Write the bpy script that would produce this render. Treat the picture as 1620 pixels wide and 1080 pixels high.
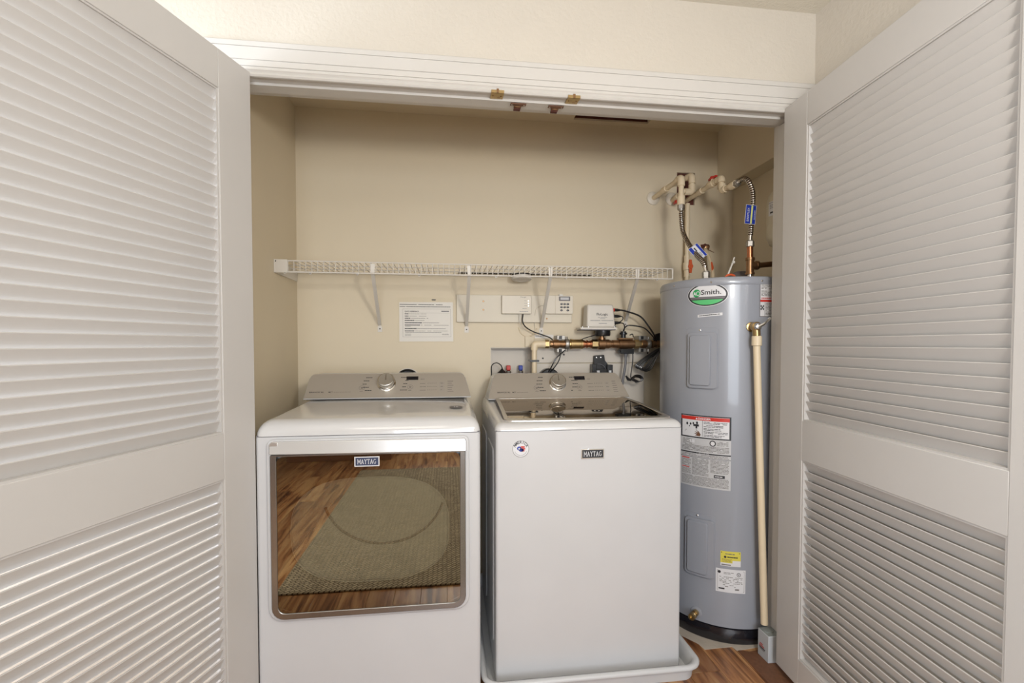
import bpy, bmesh, math, random
from mathutils import Vector, Matrix
random.seed(7)
D = bpy.data
SC = bpy.context.scene
COL = SC.collection
for o in list(D.objects): D.objects.remove(o)
V = Vector

# ------------------------------------------------------------------ camera
cam = D.cameras.new('camera'); camo = D.objects.new('camera', cam); COL.objects.link(camo)
cam.sensor_width = 36; cam.lens = 36*765/1620; cam.shift_y = 26/1620; cam.clip_start = .02
camo.location = (0, 0, 1.25)
camo.rotation_euler = (math.radians(90-1.6), 0, math.radians(-7.5))
SC.camera = camo

# ------------------------------------------------------------------ world, lights, exposure
w = D.worlds.new('world'); SC.world = w; w.use_nodes = True
bg = w.node_tree.nodes['Background']; bg.inputs[0].default_value = (.75, .87, 1, 1); bg.inputs[1].default_value = 1.0
def area(name, loc, target, sx, sy, watts, col, spread=180):
    l = D.lights.new(name, 'AREA'); l.shape = 'RECTANGLE'; l.size = sx; l.size_y = sy
    l.energy = watts; l.color = col; l.spread = math.radians(spread)
    o = D.objects.new(name, l); COL.objects.link(o); o.location = loc
    o.rotation_euler = (V(target)-V(loc)).to_track_quat('-Z', 'Y').to_euler()
    return o
area('daylight_left_window', (-2.36, .75, 1.45), (0, .9, 1.2), 1.3, 1.3, 62, (.82, .90, 1))
area('daylight_back_window', (.25, -2.5, 1.35), (.25, 0, 1.2), 1.5, 1.7, 50, (.84, .91, 1))
area('ceiling_panel_light', (-.3, -.35, 2.46), (-.3, -.35, 0), 1.1, .9, 10, (1, .90, .78))
area('camera_flash', (.62, -.15, 1.75), (.3, 2.4, 1.35), .22, .22, 13, (1, .95, .88))
SC.view_settings.view_transform = 'Standard'; SC.view_settings.look = 'None'
SC.view_settings.gamma = 1; SC.view_settings.use_curve_mapping = False
SC.view_settings.exposure = 0.36

# ------------------------------------------------------------------ materials
def mat(name, col, rough=.5, metal=0, bump=0, bscale=40, var=0, vscale=6, coat=0, spec=.5, detail=3):
    m = D.materials.new(name); m.use_nodes = True; nt = m.node_tree; b = nt.nodes['Principled BSDF']
    b.inputs['Base Color'].default_value = (*col, 1); b.inputs['Roughness'].default_value = rough
    b.inputs['Metallic'].default_value = metal; b.inputs['Coat Weight'].default_value = coat
    b.inputs['Coat Roughness'].default_value = .05; b.inputs['Specular IOR Level'].default_value = spec
    tc = nt.nodes.new('ShaderNodeTexCoord')
    nz = nt.nodes.new('ShaderNodeTexNoise'); nz.inputs['Scale'].default_value = vscale; nz.inputs['Detail'].default_value = 4
    nt.links.new(tc.outputs['Object'], nz.inputs['Vector'])
    mx = nt.nodes.new('ShaderNodeMix'); mx.data_type = 'RGBA'
    v = var if var else .03
    mx.inputs['A'].default_value = (*[c*(1-v) for c in col], 1); mx.inputs['B'].default_value = (*[min(1, c*(1+v)) for c in col], 1)
    nt.links.new(nz.outputs['Fac'], mx.inputs['Factor']); nt.links.new(mx.outputs['Result'], b.inputs['Base Color'])
    if bump:
        n2 = nt.nodes.new('ShaderNodeTexNoise'); n2.inputs['Scale'].default_value = bscale; n2.inputs['Detail'].default_value = detail
        bp = nt.nodes.new('ShaderNodeBump'); bp.inputs['Strength'].default_value = bump; bp.inputs['Distance'].default_value = .004
        nt.links.new(tc.outputs['Object'], n2.inputs['Vector']); nt.links.new(n2.outputs['Fac'], bp.inputs['Height'])
        nt.links.new(bp.outputs['Normal'], b.inputs['Normal'])
    return m
M = {}
M['closet_wall'] = mat('closet_wall', (.67, .58, .43), .55, bump=.12, bscale=30, var=.05, vscale=1.7)
M['room_wall'] = mat('room_wall', (.60, .55, .475), .5, bump=.5, bscale=70, var=.03)
M['ceiling'] = mat('ceiling', (.70, .66, .57), .8, bump=.6, bscale=110)
M['trim'] = mat('trim', (.60, .575, .54), .35, bump=.06, bscale=60)
M['door'] = mat('door', (.535, .515, .495), .38, bump=.05, bscale=50)
M['white'] = mat('white', (.60, .595, .595), .18, coat=.6, bump=.0)
M['white_body'] = mat('white_body', (.57, .57, .58), .3, coat=.25)
M['pan'] = mat('pan', (.58, .59, .60), .35)
M['console'] = mat('console', (.40, .355, .30), .42, metal=.3, bump=.03, bscale=300)
M['chrome'] = mat('chrome', (.75, .74, .72), .12, metal=1)
M['brushed'] = mat('brushed', (.72, .70, .67), .32, metal=1, bump=.05, bscale=200)
M['frame'] = mat('frame', (.30, .29, .28), .22, metal=.9)
M['black'] = mat('black', (.012, .012, .013), .35, coat=.2)
M['blackgloss'] = mat('blackgloss', (.01, .01, .014), .12, coat=.5, bump=.25, bscale=50)
M['ink'] = mat('ink', (.02, .02, .025), .5)
M['grey_ink'] = mat('grey_ink', (.16, .15, .14), .6)
M['soft_ink'] = mat('soft_ink', (.30, .29, .29), .6)
M['navy'] = mat('navy', (.03, .04, .09), .4)
M['heater'] = mat('heater', (.29, .305, .345), .30, coat=.35, bump=.02, bscale=8)
M['brass'] = mat('brass', (.46, .33, .16), .32, metal=1, var=.25, vscale=50)
M['bronze'] = mat('bronze', (.29, .165, .085), .36, metal=.9, var=.3, vscale=40)
M['copper'] = mat('copper', (.50, .20, .10), .3, metal=1, var=.25, vscale=30)
M['cpvc'] = mat('cpvc', (.72, .60, .42), .4)
M['plastic'] = mat('plastic', (.66, .62, .56), .45)
M['device'] = mat('device', (.68, .62, .52), .45)
M['board'] = mat('board', (.68, .62, .51), .5, bump=.05)
M['board_white'] = mat('board_white', (.62, .565, .49), .5, bump=.05)
M['paper'] = mat('paper', (.72, .68, .63), .45)
M['label'] = mat('label', (.68, .68, .70), .35)
M['labelgrey'] = mat('labelgrey', (.52, .52, .53), .35)
M['steel'] = mat('steel', (.62, .58, .54), .22, metal=1)
M['grey_metal'] = mat('grey_metal', (.36, .34, .31), .45, metal=.9)
M['red'] = mat('red', (.55, .03, .02), .4)
M['orange_red'] = mat('orange_red', (.60, .10, .03), .4)
M['blue'] = mat('blue', (.01, .035, .34), .4)
M['groove_shade'] = mat('groove_shade', (.10, .07, .05), .5, metal=.8)  # shade and dark reflection in the hose grooves, painted as darker metal
M['strip'] = mat('strip', (.62, .61, .60), .22, metal=.35, coat=.6)
M['green'] = mat('green', (.02, .32, .09), .35)
M['lightgreen'] = mat('lightgreen', (.10, .50, .18), .35)
M['yellow'] = mat('yellow', (.66, .58, .08), .45)
M['tag_yellow'] = mat('tag_yellow', (.70, .74, .25), .45)
M['tank'] = mat('tank', (.62, .56, .43), .4)
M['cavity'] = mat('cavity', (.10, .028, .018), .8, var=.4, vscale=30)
M['rust'] = mat('rust', (.16, .07, .035), .6, var=.4, vscale=60)
M['cabinet'] = mat('cabinet', (.20, .085, .04), .35, var=.3, vscale=5)
M['cement'] = mat('cement', (.50, .44, .37), .8, var=.2, vscale=20, bump=.3, bscale=60)
M['boxgrey'] = mat('boxgrey', (.50, .52, .54), .5)
M['boxtop'] = mat('boxtop', (.25, .27, .26), .6)
M['greycable'] = mat('greycable', (.16, .16, .17), .5)
M['darkgrey'] = mat('darkgrey', (.16, .15, .16), .6)
M['gap'] = mat('gap', (.03, .022, .015), .9)

def emitmat(name, col, s):
    m = D.materials.new(name); m.use_nodes = True; nt = m.node_tree; nt.nodes.clear()
    e = nt.nodes.new('ShaderNodeEmission'); e.inputs[0].default_value = (*col, 1); e.inputs[1].default_value = s
    o = nt.nodes.new('ShaderNodeOutputMaterial'); nt.links.new(e.outputs[0], o.inputs[0]); return m
M['led'] = emitmat('led', (1, .97, .9), 2.5)

def wood():
    m = D.materials.new('wood_floor'); m.use_nodes = True; nt = m.node_tree; b = nt.nodes['Principled BSDF']
    L = nt.links.new; N = nt.nodes.new
    tc = N('ShaderNodeTexCoord'); geo = N('ShaderNodeNewGeometry'); oi = N('ShaderNodeObjectInfo')
    ad = N('ShaderNodeVectorMath'); ad.operation = 'ADD'
    mul = N('ShaderNodeVectorMath'); mul.operation = 'SCALE'; mul.inputs['Scale'].default_value = 1.0
    cmb = N('ShaderNodeCombineXYZ')
    r1 = N('ShaderNodeMath'); r1.operation = 'MULTIPLY'; r1.inputs[1].default_value = 37.0
    L(oi.outputs['Random'], r1.inputs[0]); L(r1.outputs[0], cmb.inputs[0]); L(r1.outputs[0], cmb.inputs[1])
    L(tc.outputs['Object'], ad.inputs[0]); L(cmb.outputs[0], ad.inputs[1])
    mp = N('ShaderNodeMapping'); mp.inputs['Scale'].default_value = (14, 1.1, 1); L(ad.outputs[0], mp.inputs[0])
    n = N('ShaderNodeTexNoise'); n.inputs['Scale'].default_value = 1.6; n.inputs['Detail'].default_value = 6; n.inputs['Distortion'].default_value = .8
    L(mp.outputs[0], n.inputs['Vector'])
    cr = N('ShaderNodeValToRGB'); e = cr.color_ramp.elements
    e[0].position = .34; e[0].color = (.14, .055, .022, 1); e[1].position = .60; e[1].color = (.60, .37, .18, 1)
    k = e.new(.46); k.color = (.40, .19, .08, 1)
    L(n.outputs['Fac'], cr.inputs[0])
    mx = N('ShaderNodeMix'); mx.data_type = 'RGBA'; mx.blend_type = 'MULTIPLY'; mx.inputs['Factor'].default_value = .8
    cr2 = N('ShaderNodeValToRGB'); e = cr2.color_ramp.elements
    e[0].color = (.50, .40, .36, 1); e[1].color = (1.1, 1.05, .95, 1); L(oi.outputs['Random'], cr2.inputs[0])
    L(cr.outputs[0], mx.inputs['A']); L(cr2.outputs[0], mx.inputs['B']); L(mx.outputs['Result'], b.inputs['Base Color'])
    b.inputs['Roughness'].default_value = .33
    bp = N('ShaderNodeBump'); bp.inputs['Strength'].default_value = .1; bp.inputs['Distance'].default_value = .002
    L(n.outputs['Fac'], bp.inputs['Height']); L(bp.outputs['Normal'], b.inputs['Normal'])
    return m
M['wood'] = wood()

def rugmat():
    m = D.materials.new('woven_rug'); m.use_nodes = True; nt = m.node_tree; b = nt.nodes['Principled BSDF']
    L = nt.links.new; N = nt.nodes.new
    tc = N('ShaderNodeTexCoord'); mp = N('ShaderNodeMapping'); mp.inputs['Scale'].default_value = (1, 1, 1)
    mp.inputs['Rotation'].default_value = (0, 0, math.radians(45)); L(tc.outputs['Object'], mp.inputs[0])
    br = N('ShaderNodeTexBrick'); br.inputs['Scale'].default_value = 14
    br.inputs['Color1'].default_value = (.50, .41, .27, 1); br.inputs['Color2'].default_value = (.34, .27, .17, 1)
    br.inputs['Mortar'].default_value = (.09, .07, .045, 1); br.inputs['Mortar Size'].default_value = .035
    L(mp.outputs[0], br.inputs['Vector']); L(br.outputs['Color'], b.inputs['Base Color'])
    b.inputs['Roughness'].default_value = .95
    n = N('ShaderNodeTexNoise'); n.inputs['Scale'].default_value = 260; L(tc.outputs['Object'], n.inputs['Vector'])
    bp = N('ShaderNodeBump'); bp.inputs['Strength'].default_value = .6; bp.inputs['Distance'].default_value = .004
    L(n.outputs['Fac'], bp.inputs['Height']); L(bp.outputs['Normal'], b.inputs['Normal'])
    return m
M['rug'] = rugmat()

def glassmix(name, tint, refl, rough=.0, gcol=(1, 1, 1), blend=.35):
    m = D.materials.new(name); m.use_nodes = True; nt = m.node_tree; nt.nodes.clear(); L = nt.links.new; N = nt.nodes.new
    t = N('ShaderNodeBsdfTransparent'); t.inputs[0].default_value = (*tint, 1)
    g = N('ShaderNodeBsdfGlossy'); g.inputs['Roughness'].default_value = rough; g.inputs[0].default_value = (*gcol, 1)
    lw = N('ShaderNodeLayerWeight'); lw.inputs[0].default_value = blend
    ma = N('ShaderNodeMath'); ma.operation = 'MULTIPLY_ADD'; ma.inputs[1].default_value = 1-refl; ma.inputs[2].default_value = refl
    L(lw.outputs['Fresnel'], ma.inputs[0]); ma.use_clamp = True
    x = N('ShaderNodeMixShader'); L(ma.outputs[0], x.inputs[0]); L(t.outputs[0], x.inputs[1]); L(g.outputs[0], x.inputs[2])
    o = N('ShaderNodeOutputMaterial'); L(x.outputs[0], o.inputs[0]); return m
M['door_glass'] = glassmix('door_glass', (.70, .68, .62), .22, .01, (.76, .70, .60))
M['lid_glass'] = glassmix('lid_glass', (.20, .17, .13), .50, .01, (.90, .82, .72))
M['window_glass'] = glassmix('window_glass', (.97, .98, 1), .03)
M['clear_film'] = glassmix('clear_film', (.99, .99, .985), .0, .5, (1, 1, 1), .03)
M['drum'] = mat('drum', (.74, .78, .74), .4)
M['drumdark'] = mat('drumdark', (.03, .022, .013), .25)
M['drumline'] = mat('drumline', (.10, .08, .05), .4)

# ------------------------------------------------------------------ mesh builder
class MB:
    def __init__(s): s.v = []; s.f = []; s.k = []; s.mats = []; s.m = None
    def use(s, m):
        if m not in s.mats: s.mats.append(m)
        s.m = s.mats.index(m); return s
    def add(s, vs, fs, m=None):
        if m: s.use(m)
        n = len(s.v); s.v += [tuple(p) for p in vs]
        for f in fs: s.f.append([i+n for i in f]); s.k.append(s.m or 0)
        return s
    def hexa(s, p, m=None):     # 8 corners: bottom loop 0-3, top loop 4-7 (counter clockwise seen from above)
        return s.add(p, [(3, 2, 1, 0), (4, 5, 6, 7), (0, 1, 5, 4), (1, 2, 6, 5), (2, 3, 7, 6), (3, 0, 4, 7)], m)
    def box(s, x0, y0, z0, x1, y1, z1, m=None):
        return s.hexa([(x0, y0, z0), (x1, y0, z0), (x1, y1, z0), (x0, y1, z0), (x0, y0, z1), (x1, y0, z1), (x1, y1, z1), (x0, y1, z1)], m)
    def lathe(s, prof, o, ax=(0, 0, 1), n=24, m=None, cap=True, seg=(0, 1)):
        ax = V(ax).normalized(); o = V(o)
        t = V((1, 0, 0)) if abs(ax.x) < .9 else V((0, 1, 0)); u = ax.cross(t).normalized(); w = ax.cross(u)
        vs = []
        for r, h in prof:
            for i in range(n):
                a = 2*math.pi*i/n; vs.append(o+ax*h+(u*math.cos(a)+w*math.sin(a))*r)
        fs = []
        for j in range(len(prof)-1):
            for i in range(n):
                k = (i+1) % n; fs.append((j*n+i, j*n+k, (j+1)*n+k, (j+1)*n+i))
        if cap:
            fs.append(tuple(range(n-1, -1, -1))); b = (len(prof)-1)*n; fs.append(tuple(range(b, b+n)))
        return s.add(vs, fs, m)
    def cyl(s, p0, p1, r0, r1=None, n=20, m=None):
        r1 = r0 if r1 is None else r1; p0 = V(p0); p1 = V(p1)
        return s.lathe([(r0, 0), (r1, (p1-p0).length)], p0, p1-p0, n, m)
    def tube(s, pts, r, n=8, m=None, cap=True):
        pts = [V(p) for p in pts]; vs = []; fs = []
        t = (pts[1]-pts[0]).normalized(); a = V((0, 0, 1)) if abs(t.z) < .9 else V((1, 0, 0)); u = t.cross(a).normalized()
        for i, p in enumerate(pts):
            d = (pts[min(i+1, len(pts)-1)]-pts[max(i-1, 0)]).normalized()
            u = (u-d*u.dot(d)).normalized(); w = d.cross(u)
            rr = r[i] if isinstance(r, (list, tuple)) else r
            for k in range(n):
                q = 2*math.pi*k/n; vs.append(p+(u*math.cos(q)+w*math.sin(q))*rr)
        for i in range(len(pts)-1):
            for k in range(n):
                l = (k+1) % n; fs.append((i*n+k, i*n+l, (i+1)*n+l, (i+1)*n+k))
        if cap: fs.append(tuple(range(n-1, -1, -1))); b = (len(pts)-1)*n; fs.append(tuple(range(b, b+n)))
        return s.add(vs, fs, m)
    def prism(s, poly, fr, h0, h1, m=None):
        n = len(poly); vs = [fr(a, b, h0) for a, b in poly]+[fr(a, b, h1) for a, b in poly]
        fs = [tuple(range(n-1, -1, -1)), tuple(range(n, 2*n))]+[(i, (i+1) % n, n+(i+1) % n, n+i) for i in range(n)]
        return s.add(vs, fs, m)
    def ring(s, outer, inner, fr, h0, h1, m=None):
        n = len(outer); vs = [fr(a, b, h) for h in (h0, h1) for lp in (outer, inner) for a, b in lp]; fs = []
        for i in range(n):
            j = (i+1) % n
            fs += [(2*n+i, 2*n+j, 3*n+j, 3*n+i), (i, j, 2*n+j, 2*n+i), (n+j, n+i, 3*n+i, 3*n+j), (j, i, n+i, n+j)]
        return s.add(vs, fs, m)

LOC = {}
def tag(o, label=None, cat=None, group=None, kind=None):
    if label: o['label'] = label
    if cat: o['category'] = cat
    if group: o['group'] = group
    if kind: o['kind'] = kind
    return o
def obj(name, mb, parent=None, label=None, cat=None, group=None, kind=None, bevel=0, smooth=38, seg=2, at=None):
    xs = [p[0] for p in mb.v]; ys = [p[1] for p in mb.v]; zs = [p[2] for p in mb.v]
    o0 = V(at) if at else V(((min(xs)+max(xs))/2, (min(ys)+max(ys))/2, min(zs)))
    me = D.meshes.new(name); me.from_pydata([tuple(V(p)-o0) for p in mb.v], [], mb.f)
    for k in mb.mats: me.materials.append(M[k])
    me.polygons.foreach_set('material_index', mb.k); me.polygons.foreach_set('use_smooth', [True]*len(mb.f))
    me.validate(); me.update()
    try: me.set_sharp_from_angle(angle=math.radians(smooth))
    except Exception: pass
    o = D.objects.new(name, me); COL.objects.link(o); LOC[o.name] = o0
    if parent: o.parent = parent; o.location = o0-LOC[parent.name]
    else: o.location = o0
    if bevel:
        b = o.modifiers.new('bevel', 'BEVEL'); b.width = bevel; b.segments = seg; b.limit_method = 'ANGLE'; b.angle_limit = math.radians(35)
        b.harden_normals = False
    return tag(o, label, cat, group, kind)
def empty(name, loc, label, cat, group=None, kind=None):
    o = D.objects.new(name, None); COL.objects.link(o); o.location = loc; LOC[o.name] = V(loc); o.empty_display_size = .05
    return tag(o, label, cat, group, kind)
def twin(src, off, parent):        # another piece sharing the mesh of src, moved by off
    c = src.copy(); COL.objects.link(c); c.parent = parent; c.location = V(src.location)+V(off); LOC[c.name] = LOC[src.name]+V(off); return c

def flat(O, u=(1, 0, 0), v=(0, 0, 1)):
    O = V(O); u = V(u).normalized(); v = V(v).normalized(); n = u.cross(v)
    return lambda a, b, h=0: O+u*a+v*b+n*h
def cylfr(c, R, az, z0):
    az = math.radians(az)
    return lambda a, b, h=0: V((c[0]+(R+h)*math.sin(az+a/R), c[1]-(R+h)*math.cos(az+a/R), z0+b))
def rrect(x0, y0, x1, y1, r, n=5):
    r4 = r if isinstance(r, (list, tuple)) else (r,)*4      # bl, br, tr, tl
    out = []
    for (cx, cy, rr, a0) in ((x0, y0, r4[0], 180), (x1, y0, r4[1], 270), (x1, y1, r4[2], 0), (x0, y1, r4[3], 90)):
        px = cx+rr if cx == x0 else cx-rr; py = cy+rr if cy == y0 else cy-rr
        for i in range(n+1):
            a = math.radians(a0+90*i/n); out.append((px+rr*math.cos(a), py+rr*math.sin(a)))
    return out
def ell(cx, cy, rx, ry, n=36): return [(cx+rx*math.cos(2*math.pi*i/n), cy+ry*math.sin(2*math.pi*i/n)) for i in range(n)]
# --- flat print, laid on a frame
def drect(mb, fr, a0, b0, a1, b1, h, m, step=.01):
    n = max(1, int(abs(a1-a0)/step)); vs = []; fs = []
    for i in range(n+1):
        a = a0+(a1-a0)*i/n; vs += [fr(a, b0, h), fr(a, b1, h)]
    for i in range(n): fs.append((2*i, 2*i+2, 2*i+3, 2*i+1))
    mb.add(vs, fs, m)
def dell(mb, fr, cx, cy, rx, ry, h, m, y0=-9, y1=9, n=24):     # ellipse cut between y0 and y1, in vertical strips
    vs = []; fs = []
    for i in range(n+1):
        x = -rx*math.cos(math.pi*i/n); yy = ry*math.sqrt(max(0, 1-(x/rx)**2))
        lo = min(max(-yy, y0), yy); hi = max(min(yy, y1), -yy)
        if lo > hi: lo = hi = (lo+hi)/2
        vs += [fr(cx+x, cy+lo, h), fr(cx+x, cy+hi, h)]
    for i in range(n): fs.append((2*i, 2*i+2, 2*i+3, 2*i+1))
    mb.add(vs, fs, m)
def dlines(mb, fr, a0, b0, a1, b1, n, h, m, thick=.4, dens=.8, lo=.004, hi=.016):
    dy = (b1-b0)/n
    for i in range(n):
        b = b1-dy*(i+.5); a = a0
        while a < a1-lo:
            l = min(random.uniform(lo, hi), a1-a)
            if random.random() < dens: drect(mb, fr, a, b-dy*thick/2, a+l*.88, b+dy*thick/2, h, m)
            a += l
_T = {}
def glyphs(s, bold=0.0, spacing=1.0):
    k = (s, bold, spacing)
    if k in _T: return _T[k]
    cu = D.curves.new('t', 'FONT'); cu.body = s; cu.size = 1; cu.offset = bold; cu.space_character = spacing; cu.resolution_u = 3; cu.fill_mode = 'FRONT'
    ob = D.objects.new('t', cu); COL.objects.link(ob); dg = bpy.context.evaluated_depsgraph_get(); dg.update()
    me = D.meshes.new_from_object(ob.evaluated_get(dg))
    vs = [(v.co.x, v.co.y) for v in me.vertices]; fs = [tuple(p.vertices) for p in me.polygons]
    D.objects.remove(ob); D.meshes.remove(me); D.curves.remove(cu)
    x0 = min(v[0] for v in vs); x1 = max(v[0] for v in vs); y0 = min(v[1] for v in vs); y1 = max(v[1] for v in vs)
    _T[k] = ([(x-x0, y-y0) for x, y in vs], fs, x1-x0, y1-y0); return _T[k]
def dtext(mb, fr, s, a0, b0, w, hgt, h, m, bold=.01, centre=False):
    vs, fs, tw, th = glyphs(s, bold)
    if centre: a0 -= w/2; b0 -= hgt/2
    mb.add([fr(a0+x/tw*w, b0+y/th*hgt, h) for x, y in vs], fs, m)
SER = {'M': ([(0, 0, 0, 1), (0, 1, .42, .3), (.42, .3, .84, 1), (.84, 0, .84, 1)], [(0, 0), (.84, 0), (-.03, 1), (.87, 1)], .84),
       'A': ([(.05, 0, .4, 1), (.4, 1, .75, 0), (.18, .33, .62, .33)], [(.05, 0), (.75, 0)], .8),
       'Y': ([(.03, 1, .36, .5), (.69, 1, .36, .5), (.36, 0, .36, .5)], [(.36, 0), (.03, 1), (.69, 1)], .72),
       'T': ([(0, 1, .7, 1), (.35, 0, .35, 1), (0, .82, 0, 1), (.7, .82, .7, 1)], [(.35, 0)], .7),
       'G': ([(.7, .82, .4, 1), (.4, 1, .1, .8), (.1, .8, .0, .5), (0, .5, .1, .2), (.1, .2, .4, 0), (.4, 0, .7, .12), (.7, .12, .7, .42), (.45, .42, .8, .42)], [], .8)}
def slab(mb, fr, s, a0, b0, w, hgt, h, m):
    tot = sum(SER[c][2] for c in s)+.28*(len(s)-1); k = w/tot; x = 0; t = .085
    for c in s:
        st, se, cw = SER[c]
        for (xa, ya, xb, yb) in st:
            p = V((xa*k, ya*hgt)); q = V((xb*k, yb*hgt)); d = (q-p).normalized(); n = V((-d.y, d.x)); tt = t*k*(1.0 if abs(d.y) > .3 else .7)
            pts = [p-n*tt, q-n*tt, q+n*tt, p+n*tt]
            mb.add([fr(a0+x*k+z.x, b0+z.y, h) for z in pts], [(0, 1, 2, 3)], m)
        for (sx, sy) in se:
            yy = sy*hgt; th = .05*hgt; yy = yy if sy == 0 else yy-th*.5
            drect(mb, fr, a0+(x+sx-.17)*k, yy+b0-th*.5, a0+(x+sx+.17)*k, yy+b0+th, h, m, 1)
        x += cw+.28

# ------------------------------------------------------------------ structure: room and closet
ZC = 2.43; ZR = 2.50; YW = 1.70; YB = 2.55
JL, JR = -.684, 1.300         # jamb faces
XL, XR = -.75, 1.585         # closet side walls
RX0, RX1, RY0 = -2.45, 1.385, -2.65
S = 'structure'
# closet back wall with two openings (recessed outlet box, pipe hole)
b = MB().use('closet_wall') or None
b = MB()
H1 = (.221, .90, .452, 1.234); H2 = (1.253, 2.022, 1.357, 2.198)
def wall_with_holes(b, x0, x1, z0, z1, holes, ya, yb, m):
    xs = sorted({x0, x1, *[h[0] for h in holes], *[h[2] for h in holes]}); zs = sorted({z0, z1, *[h[1] for h in holes], *[h[3] for h in holes]})
    for i in range(len(xs)-1):
        runs = []
        for j in range(len(zs)-1):
            cx = (xs[i]+xs[i+1])/2; cz = (zs[j]+zs[j+1])/2
            if any(h[0] < cx < h[2] and h[1] < cz < h[3] for h in holes): continue
            if runs and abs(runs[-1][1]-zs[j]) < 1e-9: runs[-1][1] = zs[j+1]
            else: runs.append([zs[j], zs[j+1]])
        for za, zb in runs: b.box(xs[i], ya, za, xs[i+1], yb, zb, m)
wall_with_holes(b, XL-.1, XR+.1, 0, ZR+.1, [H1, H2], YB, YB+.09, 'closet_wall')
b.box(XL, YB+.09, 0, XR, YB+.12, ZR, 'cavity')
wcb = obj('wall_closet_back', b, kind=S, smooth=20)
b = MB(); b.box(H2[0]+.001, YB+.012, H2[1]+.001, H2[2]-.001, YB+.04, H2[3]-.001, 'cavity'); obj('hole_lining', b, wcb)
b = MB(); b.box(XL-.1, YW+.11, 0, XL, YB, ZR, 'closet_wall'); obj('wall_closet_left', b, kind=S)
b = MB(); b.box(XR, YW+.11, 0, XR+.1, YB, ZR, 'closet_wall'); obj('wall_closet_right', b, kind=S)
b = MB(); b.box(1.49, YW+.11, 2.112, XR, YB, ZC+.01, 'closet_wall'); obj('trim_bulkhead', b, kind=S, bevel=.003)
# closet ceiling with a cut slot
b = MB(); hx0, hx1, hy0, hy1 = .655, 1.062, 2.39, 2.508
for (x0, y0, x1, y1) in ((XL, YW+.11, hx0, YB), (hx1, YW+.11, XR, YB), (hx0, YW+.11, hx1, hy0), (hx0, hy1, hx1, YB)):
    b.box(x0, y0, ZC, x1, y1, ZC+.05, 'closet_wall')
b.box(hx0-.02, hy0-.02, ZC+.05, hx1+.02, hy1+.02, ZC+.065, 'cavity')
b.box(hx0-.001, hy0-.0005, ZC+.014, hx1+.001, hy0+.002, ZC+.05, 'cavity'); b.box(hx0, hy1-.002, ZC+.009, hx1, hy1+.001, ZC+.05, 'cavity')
obj('ceiling_closet', b, kind=S, smooth=20)
# front wall of the room with the closet opening
b = MB(); OZ = 2.145
b.box(RX0, YW, 0, JL-.02, YW+.11, ZR, 'room_wall'); b.box(JR+.02, YW, 0, RX1+.2, YW+.11, ZR, 'room_wall'); b.box(JL-.02, YW, OZ, JR+.02, YW+.11, ZR, 'room_wall')
obj('wall_front', b, kind=S, smooth=20)
b = MB(); b.box(RX1, RY0, 0, RX1+.1, YW, ZR, 'room_wall'); obj('wall_right', b, kind=S)
# left wall with window hole, back wall with window hole
def wallY(b, x, x2, y0, y1, hole, m):
    hy0, hz0, hy1, hz1 = hole
    b.box(x, y0, 0, x2, hy0, ZR, m); b.box(x, hy1, 0, x2, y1, ZR, m); b.box(x, hy0, 0, x2, hy1, hz0, m); b.box(x, hy0, hz1, x2, hy1, ZR, m)
b = MB(); wallY(b, RX0-.1, RX0, RY0, YW+.11, (.05, .75, 1.45, 2.15), 'room_wall'); obj('wall_left', b, kind=S, smooth=20)
b = MB()
wall_with_holes(b, RX0, RX1+.1, 0, ZR, [(-.55, .45, 1.05, 2.25)], RY0-.1, RY0, 'room_wall'); obj('wall_back', b, kind=S, smooth=20)
def windowobj(name, O, u, wd, ht):
    fr = flat(O, u); b = MB()
    b.ring(rrect(0, 0, wd, ht, .001, 1), rrect(.05, .05, wd-.05, ht-.05, .001, 1), fr, -.06, .0, 'trim')
    o = obj(name, b, kind=S)
    b = MB(); b.prism([(wd/2-.02, .05), (wd/2+.02, .05), (wd/2+.02, ht-.05), (wd/2-.02, ht-.05)], fr, -.05, -.01, 'trim'); obj('mullion', b, o)
    for (a0, a1) in ((.05, wd/2-.02), (wd/2+.02, wd-.05)):
        b = MB(); b.prism([(a0, .05), (a1, .05), (a1, ht-.05), (a0, ht-.05)], fr, -.034, -.03, 'window_glass'); obj('pane', b, o)
windowobj('window_1', (RX0, .05, .75), (0, 1, 0), 1.4, 1.4)
windowobj('window_2', (1.05, RY0, .45), (-1, 0, 0), 1.6, 1.8)
b = MB(); b.box(RX0-.1, RY0-.1, ZR, RX1+.3, YW+.11, ZR+.05, 'ceiling'); b.box(XL-.1, YW+.11, ZR, XR+.1, YB+.12, ZR+.05, 'ceiling')
obj('ceiling', b, kind=S)
# floor with planks
b = MB(); b.box(RX0-.1, RY0-.1, -.05, XR+.1, YB+.12, -.0125, 'gap'); floor = obj('floor', b, kind=S)
PW = .13; g = .0007
pl = {}
def plank(x0, y0, y1):
    key = round(y1-y0, 4)
    if key not in pl:
        b = MB(); b.box(x0+g, y0+g, -.0122, x0+PW-g, y1-g, 0, 'wood'); o = obj('plank', b, floor, bevel=.0006, seg=1, at=(x0, y0, -.0122)); pl[key] = (o, x0, y0)
    else:
        s, sx, sy = pl[key]; twin(s, (x0-sx, y0-sy, 0), floor)
x = 1.16-PW*27
i = 0
while x < XR:
    # staggered rows: joints on a 1.2 m module
    off = (i*.45) % 1.2; y = RY0-off
    if x+PW > RX0 and x > RX0-.05:
        while y < YB:
            a = max(y, RY0); c = min(y+1.2, YB)
            if c-a > .02: plank(x, a, c)
            y += 1.2
    x += PW; i += 1
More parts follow.
